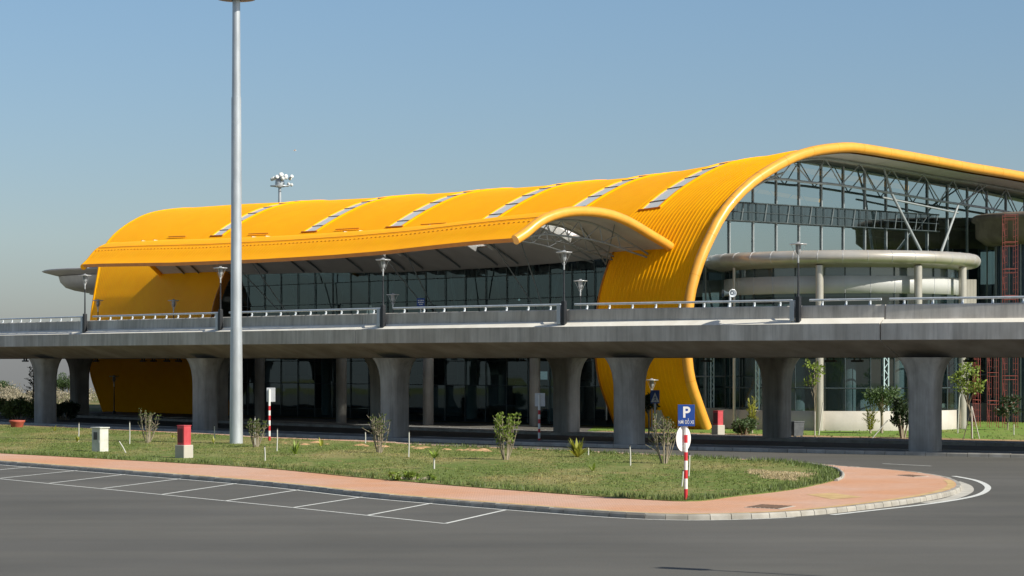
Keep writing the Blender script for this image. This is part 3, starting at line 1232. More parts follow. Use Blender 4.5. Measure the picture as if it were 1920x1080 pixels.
# canopy trusses: arched chords hung below the soffit with zigzag webs and V props
for tc in CSKY + [4.6, 20.8, 30.3, 40.5]:
    for dt in ((-.9, .9) if tc in CSKY else (0,)):
        mb = MB()
        ks = list(range(2, len(CPR) - 1, 1))
        mb.tube([canopy(k, tc + dt, -.56 if tc < 12 else -.3) for k in ks], .07, 6)
        dp = [(-.62 - 1.0 * math.sin(math.pi * (k - 2) / (len(CPR) - 3))) for k in ks]
        if tc < 12:
            mb.tube([canopy(k, tc + dt, d) for k, d in zip(ks, dp)], .06, 6)
        for q in range(0, len(ks) - 3 if tc < 12 else 0, 3):
            mb.tube([canopy(ks[q], tc + dt, -.56), canopy(ks[q + 1], tc + dt, dp[q + 1])], .035, 5)
            mb.tube([canopy(ks[q + 1], tc + dt, dp[q + 1]), canopy(ks[q + 3], tc + dt, -.56)], .035, 5)
        mb.build('canopy_truss', 'steel' if tc < 12 else 'dimsteel', term, True)
for tc in (4.9, 13, 24, 41):
    mb = MB()
    foot = W(-1.2, tc + 3, 10.6) if tc < 8 else W(-1.4, tc, 6.2)
    for k_, tt in ((18, tc - 1.0), (18, tc + 1.6)):
        mb.tube([foot, canopy(k_, tt, -.4)], .045, 6)
    mb.build('canopy_strut', 'dimsteel', term, True)


# glazing
def glass_wall(fn, u0, u1, z0, ztop, du, dz, gmat, mmat, name, mr=.05, depth=.14):
    """fn(u,z,off)->point ; ztop(u) ; panes in one mesh, mullions in a child mesh"""
    n = max(1, int(round((u1 - u0) / du)))
    g, mu = MB(), MB()
    for i in range(n):
        a, b = u0 + (u1 - u0) * i / n, u0 + (u1 - u0) * (i + 1) / n
        za, zb = ztop(a), ztop(b)
        j = random.uniform(-.012, .012)          # panes never sit in one perfect plane
        zs = [z for z in dz if z < min(za, zb) - .3]
        lv = [z0] + zs
        for q, z in enumerate(lv):
            nz = (lv[q + 1], lv[q + 1]) if q + 1 < len(lv) else (za, zb)
            j = random.uniform(-.012, .012)
            g.add([fn(a, z, j), fn(b, z, -j), fn(b, nz[1], -j + random.uniform(-.01, .01)), fn(a, nz[0], j)], [(0, 1, 2, 3)])
        for z in zs:
            mu.tube([fn(a, z, .05), fn(b, z, .05)], mr * .8, 4, caps=False, smooth=False)
        mu.tube([fn(a, z0, .06), fn(a, za, .06)], mr, 4, caps=False, smooth=False)
    mu.tube([fn(u1, z0, .06), fn(u1, ztop(u1), .06)], mr, 4, caps=False, smooth=False)
    go = g.build(name, gmat, term, True)
    mu.build('mullions', mmat, go, True)
    return go


kf = min(range(len(CPR)), key=lambda k: abs(CPR[k][0] - .4))
glass_wall(lambda u, z, o: W(.3 - o, u, z), WL + .1, WR - .1, 6.25, lambda u: canopy(kf, u, -.35)[2] + .05, 2.25, [8.6, 10.2], 'glass_front', 'tealmullion', 'front_glazing', mr=.032)
glass_wall(lambda u, z, o: W(.3 - o, u, z), WL + .1, WR - .1, .05, lambda u: 5.45, 2.25, [2.6, 4.3], 'glass_front', 'tealmullion', 'front_glazing', mr=.032)


def soff(s):
    best = None
    for k in range(len(PROF) - 1):
        if PROF[k][1] > 2 and PROF[k][0] <= s <= PROF[k + 1][0]:
            return HC + PROF[k][1] + (PROF[k + 1][1] - PROF[k][1]) * (s - PROF[k][0]) / max(1e-6, PROF[k + 1][0] - PROF[k][0]) - .75
    return HC + 6


GT = 3.6
glass_wall(lambda u, z, o: W(u, GT - o, z), -.9, 51, 1.25, lambda u: min(soff(max(u, -.3)), HC + 14.2) - .15 if u > 0 else soff(0.2) - 1.2, 2.25, [3.3, 5.6], 'glass_gable', 'steel', 'gable_glazing', mr=.06)
# low sill wall below the gable glazing
MB().add([W(-.6, GT - .25, -.02), W(51, GT - .25, -.02), W(51, GT + .2, -.02), W(-.6, GT + .2, -.02), W(-.6, GT - .25, 1.25), W(51, GT - .25, 1.25), W(51, GT + .2, 1.25), W(-.6, GT + .2, 1.25)],
         [(0, 1, 5, 4), (1, 2, 6, 5), (2, 3, 7, 6), (3, 0, 4, 7), (4, 5, 6, 7)]).build('sill_wall', 'sill', term, True)
# lattice wind posts behind the lower gable glass
for s_ in (4.2, 22.5, 26.5, 30):
    mb = MB()
    for d in (-.14, .14):
        mb.tube([W(s_ + d, GT - .1, 1.25), W(s_ + d, GT - .1, 5.9)], .045, 6)
    z = 1.5
    sg = 1
    while z < 5.6:
        mb.tube([W(s_ - .14 * sg, GT - .1, z), W(s_ + .14 * sg, GT - .1, z + .38)], .025, 5)
        z += .38
        sg = -sg
    mb.build('lattice_post', 'teal', term, True)

# floor slab, forecourt slab, interior shell
mb = MB()
A_ = [W(.6, WL, 0), W(.6, WR, 0), W(46, WR, 0), W(46, GT + .5, 0), W(3, GT + .5, 0), W(3, WL, 0)]
mb.prism([p[:2] for p in A_], 5.6, 6.2)
mb.build('floor_slab', 'inner', term, True)
mb = MB()
A_ = [W(-.1, WL + .3, 0), W(-.1, WR, 0), W(-5.2, WR, 0), W(-5.2, WL + .3, 0)]
mb.prism([p[:2] for p in A_], 5.5, 6.15)
A_ = [W(-2.1, WR + .02, 0), W(-2.1, 82, 0), W(-11, 82, 0), W(-9.5, 44, 0), W(-5.22, 44, 0), W(-5.22, WR + .02, 0)]
mb.prism([p[:2] for p in A_], 5.5, 6.15)
mb.build('forecourt_slab', 'concrete', term, True)
mb = MB()
A_ = [W(.4, GT + .6, 0), W(.4, 70, 0), W(46, 70, 0), W(46, GT + .6, 0)]
mb.add([(p[0], p[1], .02) for p in A_], [(0, 1, 2, 3)])
mb.build('ground_floor', 'inner', term, True)


# rear and far walls: dark panels with some translucent window bays
def wallgrid(p0, p1, zs, n, mats, pick):
    mb = MB()
    for i in range(n):
        for j in range(len(zs) - 1):
            a = Vector(p0).lerp(Vector(p1), i / n)
            b = Vector(p0).lerp(Vector(p1), (i + 1) / n)
            mb.add([(a.x, a.y, zs[j]), (b.x, b.y, zs[j]), (b.x, b.y, zs[j + 1]), (a.x, a.y, zs[j + 1])], [(0, 1, 2, 3)], pick(i, j))
    return mb


rng = random.Random(5)


def rear_bay(px):
    k_ = (px - 960) / F
    t_ = ((P0[0] + 45.5 * GX[0]) - k_ * (P0[1] + 45.5 * GX[1])) / (k_ * AX[1] - AX[0])
    return int((t_ - GT) / (78 - GT) * 36)


BRIGHT = [sorted((rear_bay(a_), rear_bay(b_))) for a_, b_ in ((884, 922), (1016, 1030), (560, 590))]
wallgrid(W(45.5, GT, 0), W(45.5, 78, 0), [0, 1.7, 3.3, 6.2, 8.2, 10.4, 13, 16.8], 36, None,
         lambda i, j: 1 if (j in (0, 1) and any(a_ <= i <= b_ for a_, b_ in BRIGHT)) or (j in (1, 3, 4, 5) and rng.random() < (.10 if j > 2 else .09)) else (2 if rng.random() < .4 else 0)).build('rear_wall', ['inner', 'frost', 'blueglass'], term, True)
wallgrid(W(5, 70, 0), W(45.5, 70, 0), [0, 3, 6.2, 9, 12, 14.6], 16, None, lambda i, j: 2 if (i + j) % 3 == 0 else 0).build('end_wall', ['inner', 'frost', 'blueglass'], term, True)
# interior columns, counters and trusses seen through the glass
for s_, t in ((6, 12), (6, 21), (6, 30), (6, 39), (6, 48), (20, 12), (20, 21), (20, 30), (20, 39), (20, 48), (14, 8), (26, 8), (36, 8)):
    x, y, _ = W(s_, t, 0)
    MB().tube([(x, y, 0), (x, y, 5.6)], .42, 14).build('column', 'inner_light', term, True)
for s_, t, w_, h_, dz in ((10, 15, 5, 2.6, 0), (12, 27, 7, 2.9, 0), (9, 36, 4, 2.4, 0), (14, 46, 6, 3, 0), (14, 20, 8, 2.4, 6.2), (16, 33, 8, 2.8, 6.2), (12, 45, 6, 2.2, 6.2)):
    x, y, z = W(s_, t, dz)
    MB().box((x, y, dz + h_ / 2), (w_, 2.2, h_), TH + R(90), bev=.1).build('check_in_kiosk', 'blueglass', term, True)
for t in (12, 20.8, 30, 40, 50, 63):
    mb = MB()
    kk = [k for k in range(len(PROF)) if 1.2 < PROF[k][0] < 44 and PROF[k][1] > 7.5]
    low = [(k, -1.6 - .8 * math.sin(math.pi * q / len(kk))) for q, k in enumerate(kk)]
    mb.tube([roof(k, t, -.75) for k in kk], .1, 6)
    mb.tube([roof(k, t, d) for k, d in low], .1, 6)
    for q in range(0, len(kk) - 4, 4):
        mb.tube([roof(kk[q], t, -.75), roof(kk[q + 2], t, low[q + 2][1]), roof(kk[q + 4], t, -.75)], .05, 5)
    for s_ in (5, 18, 32):
        k = min(kk, key=lambda q: abs(PROF[q][0] - s_))
        foot = W(s_, t, 6.2)
        for ds in (-2.4, 2.4):
            k2 = min(kk, key=lambda q: abs(PROF[q][0] - s_ - ds))
            mb.tube([foot, roof(k2, t, -1.6)], .09, 6)
    mb.build('roof_truss', 'dimsteel', term, True)
# dark ventilation band let into the gable glazing
mb = MB()
b0, b1, t0_ = 3.7, 27.2, GT - .22
mb.add([W(b0, t0_, 13.55), W(b1, t0_, 13.55), W(b1, t0_, 14.75), W(b0, t0_, 14.75)], [(0, 1, 2, 3)], 1)
for z in (13.55, 14.75):
    mb.tube([W(b0, t0_ - .04, z), W(b1, t0_ - .04, z)], .05, 4, caps=True, smooth=False)
q = 0
s_ = b0 + .1
while s_ < b1:
    mb.tube([W(s_, t0_ - .06, 13.55), W(s_ + (.25 if q % 3 == 1 else 0), t0_ - .06, 14.75)], .032, 5, mi=2 if q % 3 == 1 else 0)
    s_ += .74
    q += 1
mb.tube([W(b0, t0_ - .05, 14.15), W(b1, t0_ - .05, 14.1)], .03, 4)
M['louvre_dark'] = pane('dark_vent_glazing', (.30, .33, .33), .16, (.8, .9, .92))
mb.build('vent_band', ['darksteel', 'louvre_dark', 'dimsteel'], term, True)

# trusses under the gable overhang
for tt, r_ in ((2.4, .075),):
    mb = MB()
    kk = [k for k in range(len(PROF)) if 3.6 < PROF[k][0] < 50 and PROF[k][1] > 8]
    dep = [-.85 - 1.5 * sm(q / 12) for q in range(len(kk))]
    mb.tube([roof(k, tt, -.68) for k in kk], r_, 7)
    mb.tube([roof(k, tt, d) for k, d in zip(kk, dep)], r_ * 1.15, 7)
    for q in range(2, len(kk) - 4, 4):
        mb.tube([roof(kk[q], tt, dep[q]), roof(kk[q + 2], tt, -.68), roof(kk[q + 4], tt, dep[min(q + 4, len(dep) - 1)])], r_ * .6, 6)
    mb.build('gable_truss', 'steel', term, True)
# slender curved edge member running inside the rim
mb = MB()
kk = [k for k in range(len(PROF)) if PROF[k][1] > 5.6 and PROF[k][0] < 9]
mb.tube([roof(k, 1.9, -.95 - .25 * sm(q / 8)) for q, k in enumerate(kk)], .07, 6)
mb.build('gable_brace', 'steel', term, True)
# V shaped prop springing from behind the pavilion
base = W(23.4, 1.2, HC + 6.6)


def kat(s):
    return min([k for k in range(len(PROF)) if PROF[k][1] > 8], key=lambda k: abs(PROF[k][0] - s))


mb = MB()
mb.tube([W(23.4, 1.3, 6), base, roof(kat(20.6), 2.4, -2.35), roof(kat(20.1), 2.4, -.7)], [.11, .11, .09, .06], 8)
b2 = W(24.3, 1.3, HC + 6.6)
mb.tube([W(24.3, 1.3, 6), b2, roof(kat(28.6), 2.4, -2.4), roof(kat(31.5), 2.4, -.7)], [.11, .11, .08, .05], 8)
mb.tube([roof(kat(20.4), 2.4, -2.75), roof(kat(28.6), 2.4, -3.0)], .07, 7)
mb.build('roof_prop', 'steel', term, True)
# slim round columns of the forecourt slab
for px in ((803, 797), (1003, 799), (487, 790), (640, 796)):
    x, y = ground(*px)
    MB().tube([(x, y, 0), (x, y, 5.5)], .36, 14).build('forecourt_column', 'pier', term, True)
# white pole-like downpipe and a white edge slab by the yellow wall
MB().tube([W(.1, WL + 1.0, .4), W(.1, WL + 1.0, 5.5)], .05, 6).build('downpipe', 'white', term, True)

# blue sign on the forecourt
x, y, z = at(789, 567, 160)
sg = thing('direction_sign', 'small blue direction sign with white lettering behind the deck railing', 'sign', (x, y, 6.15))
MB().tube([(0, 0, 0), (0, 0, z - 6.15)], .05, 8).build('post', 'white', sg)
MB().box((0, -.07, z - 6.15), (.52, .04, .56), bev=.01).build('plate', 'blue', sg)
mb = MB()
for r_, wl in ((.13, (.08, .07, .1, .06)), (0, (.1, .12, .1)), (-.13, (.1, .12))):
    xx = -sum(wl) / 2 - .02 * (len(wl) - 1) / 2
    for w_ in wl:
        mb.box((xx + w_ / 2, -.094, z - 6.15 + r_), (w_, .006, .06))
        xx += w_ + .025
mb.build('lettering', 'white', sg)

# ------------------------------------------------------------------ round pavilion
RC = (21.45, 156.4)
rot = thing('round_pavilion', 'round glass pavilion with a thick pale rim roof at the terminal end', 'pavilion', (RC[0], RC[1], 0))
C0 = (0, 0, 0)
Rr = 8.95


def zat(y, Y):
    return HC + (YH - y) / F * Y


zr = zat(481, 147.5)
prof = [(0, zr + .36), (Rr - 1.0, zr + .40)]
for k in range(13):
    an = R(90 - 15 * k)
    prof.append((Rr - .55 + .55 * math.cos(an) + (0 if an > 0 else 0), zr + .43 * math.sin(an)))
prof += [(Rr - 1.0, zr - .55), (7.3, zr - .62), (0, zr - .62)]
mb = MB().lathe(C0, prof, 96)
for k in range(36):
    an = 2 * math.pi * k / 36 + .05
    mb.tube([((r_ + .004) * math.cos(an), (r_ + .004) * math.sin(an), z) for r_, z in prof[2:15]], .012, 4, mi=1, caps=False)
mb.build('canopy', ['ivory', 'platback'], rot)
Ri = 7.55
z_b1, z_b0 = zat(517, 148.8), zat(549, 148.8)
mb = MB().lathe(C0, [(Ri - .05, zr - .6), (Ri - .05, z_b1)], 30, smooth=False)
g1 = mb.build('upper_glazing', 'glass_rot', rot)
mb = MB().lathe(C0, [(Ri - .1, z_b1 + .03), (Ri + .06, z_b1), (Ri + .06, z_b0), (Ri - .1, z_b0 - .03)], 72)
for k in range(30):
    an = 2 * math.pi * k / 30
    mb.tube([((Ri + .062) * math.cos(an), (Ri + .062) * math.sin(an), z) for z in (z_b1, z_b0)], .012, 4, mi=1, caps=False)
mb.build('panel_band', ['white_panel', 'platback'], rot)
g2 = MB().lathe(C0, [(Ri - .05, z_b0), (Ri - .05, 1.2)], 30, smooth=False).build('lower_glazing', 'glass_low', rot)
for g_, za, zb in ((g1, z_b1, zr - .6), (g2, 1.2, z_b0)):
    mb = MB()
    for k in range(30):
        an = 2 * math.pi * k / 30
        p = ((Ri) * math.cos(an), Ri * math.sin(an))
        mb.tube([(*p, za), (*p, zb)], .04, 4, caps=False)
    if g_ is g2:
        for zz in (6.2, 5.35, 2.6):
            mb.tube([(Ri * math.cos(2 * math.pi * k / 60), Ri * math.sin(2 * math.pi * k / 60), zz) for k in range(60)], .05, 5, closed=True)
    mb.build('mullions', 'darksteel', g_)
MB().lathe(C0, [(Ri - .4, 6.2), (.1, 6.2), (.1, 5.6), (Ri - .4, 5.6), (Ri - .4, 6.2)], 48).build('floor_slab', 'inner', rot)
MB().lathe(C0, [(7.0, z_b0 - .2), (7.0, zr - .63)], 40).build('inner_wall', 'white_panel', rot)
MB().lathe(C0, [(2.6, 0), (2.6, zr - .7)], 24).build('core', 'inner_light', rot)
MB().lathe(C0, [(8.0, -.02), (8.0, 1.2), (7.75, 1.2), (7.75, -.02)], 72).build('base_wall', 'sill', rot)
for an in (-152, -107, -63, -31, 12, 60, 105, 150):
    p = (8.3 * math.cos(R(an)), 8.3 * math.sin(R(an)))
    MB().tube([(*p, 0), (*p, zr - .5)], .10 if an == -152 else .25, 16).build('column', 'ivory', rot)
for an in (-141, -76.6, -12):
    mb = MB()
    pp_ = []
    for d in (-1.1, 1.1):
        q_ = (7.66 * math.cos(R(an + d)), 7.66 * math.sin(R(an + d)))
        pp_.append(q_)
        mb.tube([(*q_, 1.2), (*q_, 5.6)], .045, 6)
    z = 1.4
    sg = 0
    while z < 5.3:
        mb.tube([(*pp_[sg], z), (*pp_[1 - sg], z + .4)], .025, 5)
        z += .4
        sg = 1 - sg
    mb.build('lattice_post', 'teal', rot)
for k in range(5):
    an = R(-130 + 37 * k)
    MB().tube([(5.2 * math.cos(an), 5.2 * math.sin(an), 0), (5.2 * math.cos(an), 5.2 * math.sin(an), 5.6)], .5, 14).build('inner_column', 'inner_light', rot)

mb = MB()
x0, y0 = (1796 - 960) / F * 163, 163
for q in range(13):
    mb.box((x0 + q * .105, y0 + q * .02, 8.55), (.085, .05, 2.6))
tag(mb.build('slatted_screen', 'sill'), 'cream vertically slatted screen right of the round pavilion', 'screen')

# brown drum at the right, under the roof
dx, dy = W(29.5, -.5, 0)[:2]
dx, dy = at(1985, 400, 172)[:2]
drum = thing('render_drum', 'dark brown rounded drum structure under the yellow roof behind red scaffolding', 'building', (dx, dy, 0))
zt = zat(394, 166)
MB().lathe(C0, [(0, zt), (5.9, zt), (6.15, zt - .15), (6.15, zt - .45), (5.9, zt - .55), (5.85, zt - 1.6), (5.2, zt - 2.1), (4.2, zt - 2.25), (0, zt - 2.25)], 56).build('bowl', 'drum', drum)
MB().lathe(C0, [(4.4, 0), (4.4, zt - 2.2)], 26, smooth=False).build('lower_drum', 'blueglass', drum)
mb = MB()
for k in range(26):
    an = 2 * math.pi * k / 26
    mb.tube([(4.45 * math.cos(an), 4.45 * math.sin(an), 0), (4.45 * math.cos(an), 4.45 * math.sin(an), zt - 2.2)], .05, 4)
mb.build('drum_mullions', 'steel', drum)

# pavilion at the far end
fx, fy = at(322, 500, 219)[:2]
far = thing('far_pavilion', 'grey flat disc roof over a rounded bowl at the far left end', 'pavilion', (fx, fy, 0))
zd = zat(505, 212)
MB().lathe(C0, [(0, zd + .22), (10, zd + .16), (11.4, zd + .08), (11.65, zd - .02), (11.5, zd - .1), (9.9, zd - .5), (0, zd - .55)], 72).build('roof_disc', 'greydisc', far)
MB().lathe(C0, [(10.15, zd - .5), (10.0, zd - 1.0), (9.55, zd - 1.45), (8.8, zd - 1.7), (7.4, zd - 1.95), (7.38, zd - 2.05), (6.8, zd - 2.12), (5.5, zd - 2.3), (0, zd - 2.4)], 64).build('bowl', 'greydisc', far)
MB().lathe(C0, [(5.4, 0), (5.4, zd - 2.3)], 26, smooth=False).build('glazing', 'blueglass', far)
# louvred exhaust beside the far end
lx, ly, lz = at(160, 600, 205)
lo = thing('louvre_cowl', 'small dark slatted louvre cowl at the far left corner of the terminal', 'louvre', (lx, ly, 6.2))
mb = MB()
for k in range(7):
    mb.box((.12 * (k - 3) * .3, 0, .25 + k * .19), (.95 - .05 * k, .5, .05), R(20))
mb.build('slats', 'darksteel', lo)
MB().tube([(.1, 0, 0), (.2, 0, 1.0), (.6, .1, 1.9), (1.1, .1, 2.5)], .07, 6).build('arm', 'darksteel', lo)
MB().tube([(0, 0, 0), (0, 0, 1.5)], .06, 6).build('stem', 'darksteel', lo)


# ------------------------------------------------------------------ scaffold
def scaffold(px0, px1, ytop, Y, label):
    x0, y0 = (px0 - 960) / F * Y, Y
    x1 = (px1 - 960) / F * Y
    w = x1 - x0
    t = thing('scaffold_tower', label, 'scaffold', (x0, y0, 0), R(-6), 'red scaffold towers by the brown drum')
    H_ = zat(ytop, Y)
    n = max(1, int(round(H_ / 1.7)))
    hh = H_ / n
    for q in range(n):
        mb = MB()
        z = q * hh
        for yy in (0, 1.5):
            for xx in (0, w):
                mb.tube([(xx, yy, z), (xx, yy, z + hh - .02)], .017, 6)
            mb.tube([(0, yy, z + hh - .1), (w, yy, z + hh - .1)], .02, 6)
            mb.tube([(0, yy, z + hh - .34), (w, yy, z + hh - .34)], .014, 6)
            mb.tube([(.14, yy, z + .1), (.14, yy, z + hh - .34)], .009, 5)
            mb.tube([(w - .14, yy, z + .1), (w - .14, yy, z + hh - .34)], .009, 5)
            for zz_ in (.3, .7, 1.1):
                mb.tube([(0, yy, z + zz_), (.14, yy, z + zz_)], .012, 4)
                mb.tube([(w - .14, yy, z + zz_), (w, yy, z + zz_)], .012, 4)
        mb.tube([(0, 0, z + .2), (0, 1.5, z + hh - .4)], .012, 5)
        mb.build('frame', 'scaf', t)


scaffold(1884, 1908, 400, 154, 'tallest red scaffold tower beside the brown drum')
scaffold(1855, 1872, 590, 155, 'middle height red scaffold tower, left of the tallest one')
scaffold(1828, 1838, 640, 156, 'lowest narrow red scaffold tower beside the staked young tree')

# ------------------------------------------------------------------ masts
mx, my = ground(443, 838)
mast = thing('light_mast', 'tall galvanised steel light mast rising out of the frame from the lawn', 'light mast', (mx, my, .1))
MB().tube([(0, 0, 0), (0, 0, 5.9)], [.335, .295], 28).build('lower_shaft', 'galv', mast)
MB().tube([(0, 0, 5.72), (0, 0, 17.4)], [.283, .245], 28).build('middle_shaft', 'galv', mast)
MB().tube([(0, 0, 17.3), (0, 0, 22.7)], [.222, .19], 28).build('upper_shaft', 'galv', mast)
MB().lathe(C0, [(.30, .0), (.5, .0), (.5, .06), (.34, .06)], 24).build('base_flange', 'galv', mast)
mb = MB()
mb.lathe((0, 0, 22.26), [(.24, 0), (.95, .05), (.98, .09), (.95, .12), (.24, .16)], 30)
mb.build('head_frame', 'bin', mast)
for k in range(8):
    an = k * math.pi / 4
    MB().box((.95 * math.cos(an), .95 * math.sin(an), 22.75), (.5, .42, .5), an, bev=.05).build('floodlight', 'galv', mast)

fmY = 300.
fx, fy, fz = at(524.5, 340, fmY)
fm = thing('floodlight_mast', 'distant apron floodlight mast with a cluster of lamps above the yellow roof', 'floodlight mast', (fx, fy, -.03))
hz = fz
MB().tube([(0, 0, 0), (0, 0, hz - .5)], [.40, .19], 14).build('shaft', 'galv', fm)
mb = MB()
mb.tube([(1.15 * math.cos(2 * math.pi * k / 20), .9 * math.sin(2 * math.pi * k / 20), hz - .55) for k in range(20)], .07, 6, closed=True)
for k in range(6):
    an = k * math.pi / 3
    mb.tube([(0, 0, hz - .75), (1.15 * math.cos(an), .9 * math.sin(an), hz - .55)], .05, 5)
mb.lathe((0, 0, hz), [(.55, -.7), (.6, -.2), (.5, .55), (0, .6)], 12)
mb.build('head_ring', 'galv', fm)
for px, py, s_ in ((511.5, 336, .36), (514.5, 335, .4), (525, 335, .42), (531, 335, .42), (520, 333, .4), (537, 334, .4), (544, 335, .36), (547.5, 332, .36), (542, 345, .34), (547, 346, .34), (528, 329, .5), (535, 330, .44)):
    X = (px - 524.5) / F * fmY
    Z = hz + (340 - py) / F * fmY
    hb = MB()
    hb.lathe((0, 0, 0), [(0, -.22), (.1, -.2), (s_ * .6, .12), (s_ * .62, .2), (0, .2)], 12)
    mm = Matrix.Translation((X, random.uniform(-.9, .3), Z)) @ Matrix.Rotation(R(random.choice([65, 75, 95])), 4, 'X') @ Matrix.Rotation(R(random.uniform(-40, 40)), 4, 'Y')
    hb.v = [tuple(mm @ Vector(p)) for p in hb.v]
    hb.build('floodlight', 'white', fm)

# lamp post just outside the frame whose shadow crosses the asphalt at the bottom
lp = thing('parking_lamp', 'slim lamp post beside the car park, out of the frame, casting the thin shadow', 'street lamp', (12.9, 43.6, 0))
MB().tube([(0, 0, 0), (0, 0, 8.6)], [.1, .05], 12).build('pole', 'galv', lp)
MB().box((0, 0, 8.72), (1.0, .4, .2), R(-30), bev=.05).build('lamp_head', 'galv', lp)
MB().lathe(C0, [(.18, 0), (.18, .05), (.1, .08)], 12).build('base_plate', 'galv', lp)

# ------------------------------------------------------------------ signs
sx, sy = ground(1286, 937, .17)
ps = thing('parking_sign', 'blue parking sign above a white disc on a red and white banded post', 'traffic sign', (sx, sy, .15))
K = sy / F                      # metres per photo pixel at that distance


def banded(parent, bands, r, z0=0):
    for q, (a, b, m_) in enumerate(bands):
        MB().tube([(0, 0, a), (0, 0, b)], r, 14, caps=True).build('post_band', m_, parent)


zz = lambda y: (937 - y) * K
bd = [(937, 915.5, 'red'), (915.5, 896, 'white'), (896, 880, 'red'), (880, 862.5, 'white'), (862.5, 846.5, 'red'), (846.5, 829, 'white'), (829, 814, 'red'), (814, 797, 'white')]
banded(ps, [(zz(a), zz(b), m_) for a, b, m_ in bd], .055)
MB().tube([(0, .01, zz(797)), (0, .01, zz(759))], .05, 12).build('post_top', 'platback', ps)
pl = MB()
pl.box((.005, -.075, zz(777.5)), (.505, .02, 40.5 * K), bev=.008)
plate = pl.build('sign_plate', 'blue', ps)
text_mesh('P', .45, 'letter', 'white', plate, (.008, -.087, zz(772.5)), sx=1.0, off=.012)
text_mesh('NƠI ĐỖ XE', .15, 'lettering', 'white', plate, (.005, -.087, zz(790.5)), sx=.62)
# disc turned to the other road: we see its plain white back
dm = MB()
dm.tube([(0, .065, 0), (0, .08, 0)], .385, 40)
rotm = Matrix.Translation((-.012, .03, zz(821.5))) @ Matrix.Rotation(R(52), 4, 'Z')
dm.v = [tuple(rotm @ Vector(p)) for p in dm.v]
dm.build('disc_plate', 'white', ps)


def backsign(px, ybase, x0, x1, y0, y1, bands, label, mk):
    x, y = ground(px, ybase)
    k = y / F
    t = thing('road_sign', label, 'traffic sign', (x, y, 0), 0, 'signs seen from behind')
    z_ = lambda v: (ybase - v) * k
    banded(t, [(z_(a), z_(b), m_) for a, b, m_ in bands], .062)
    MB().box((((x0 + x1) / 2 - px) * k, .085, z_((y0 + y1) / 2)), ((x1 - x0) * k, .03, (y1 - y0) * k), bev=.01).build('sign_plate', mk, t)
    return t


backsign(505, 832, 499.5, 515.8, 727, 753.5, [(832, 818, 'red'), (818, 807.5, 'white'), (807.5, 798, 'red'), (798, 788, 'white'), (788, 779, 'red'), (779, 769.5, 'white'), (769.5, 761, 'red'), (761, 730, 'white')],
         'grey backed road sign on a banded post beside the tall mast', 'platback')
backsign(1011, 831, 1003, 1022, 737, 762, [(831, 822, 'red'), (822, 811, 'white'), (811, 804, 'red'), (804, 794, 'white'), (794, 786, 'red'), (786, 777, 'white'), (777, 769, 'red'), (769, 740, 'white')],
         'grey backed road sign on a banded post in the shade of the viaduct', 'platback')
x, y = ground(1228, 826)
pg = thing('pedestrian_sign', 'blue square pedestrian crossing sign in the shade beside a pier', 'traffic sign', (x, y, 0), 0)
k = y / F
z_ = lambda v: (826 - v) * k
MB().tube([(0, 0, 0), (0, 0, z_(733))], .055, 12).build('post', 'platback', pg)
sp = MB().box((0, -.075, z_(744)), (17 * k, .025, 25 * k), bev=.01).build('sign_plate', 'blue', pg)
mb = MB()
c0 = z_(745)
mb.add([(-.23, -.090, c0 - .26), (.23, -.090, c0 - .26), (0, -.090, c0 + .27)], [(0, 1, 2)])
mb.build('triangle', 'white', sp)
mb = MB()
mb.lathe((0, 0, 0), [(0, .0)], 3)
for a, b in (((0, .10), (.01, -.06)), ((.01, -.06), (-.08, -.2)), ((.01, -.06), (.08, -.2)), ((0, .06), (-.07, -.03)), ((0, .06), (.07, -.02)), ((0, .13), (0, .15))):
    mb.tube([(a[0], -.094, c0 + a[1] - .02), (b[0], -.094, c0 + b[1] - .02)], .016, 5)
mb.build('walker_symbol', 'blue', sp)
# a post lamp under the viaduct by that sign
px_l = at(1222, 712, 147)
ul = make_lamp('short post lamp with a flat cap in front of the yellow wall, under the viaduct', px_l[2], .25, 'post lamps at ground level', 'post_lamp')
ul.location = (px_l[0], px_l[1], 0)
p2 = at(214, 705, 196)
u2 = dup(ul, (p2[0], p2[1], 0), 0, 'dark post lamp in front of the shaded yellow wall at left')
u2.scale = (1, 1, p2[2] / px_l[2])

# ------------------------------------------------------------------ cabinets, bin, horn, pot
x, y = ground(187.5, 847, .17)
cb = thing('meter_cabinet', 'white metal meter cabinet with a small dark window on the lawn', 'cabinet', (x, y, .15), R(54))
s_ = .54
hh = 1.08
MB().box((s_ / 2, s_ / 2, hh / 2), (s_, s_, hh), bev=.015).build('body', 'cab', cb)
MB().box((s_ / 2, s_ / 2, hh + .025), (s_ + .1, s_ + .1, .05), bev=.012).build('lid', 'cab', cb)
MB().box((-.004, s_ / 2 + .02, hh * .68), (.02, .24, .34)).build('meter_window', 'meter', cb)
mb = MB()
mb.box((-.006, s_ / 2, hh * .5), (.012, s_ - .09, .006))
mb.box((-.006, .06, hh * .45), (.02, .02, .09))
mb.build('door_trim', 'platback', cb)

x, y = ground(345, 859, .17)
hb = thing('hydrant_cabinet', 'faded red fire hose cabinet on a square concrete plinth, on the lawn', 'cabinet', (x, y, .12), R(52))
MB().box((.28, .28, .29), (.56, .56, .62), bev=.02).build('plinth', 'sill', hb)
bo = MB().box((.28, .28, 1.0), (.42, .42, .82), bev=.015).build('body', 'hydred', hb)
MB().box((.062, .28, 1.0), (.02, .30, .6)).build('door_panel', 'darkred', bo)
MB().box((.28, .28, 1.425), (.46, .46, .03), bev=.01).build('lid', 'hydred', hb)
hb2x, hb2y = ground(1346, 816)
dup(hb, (hb2x, hb2y, -.02), R(38), 'red hose cabinet on a plinth beside the foot of the yellow rim', 1.0)

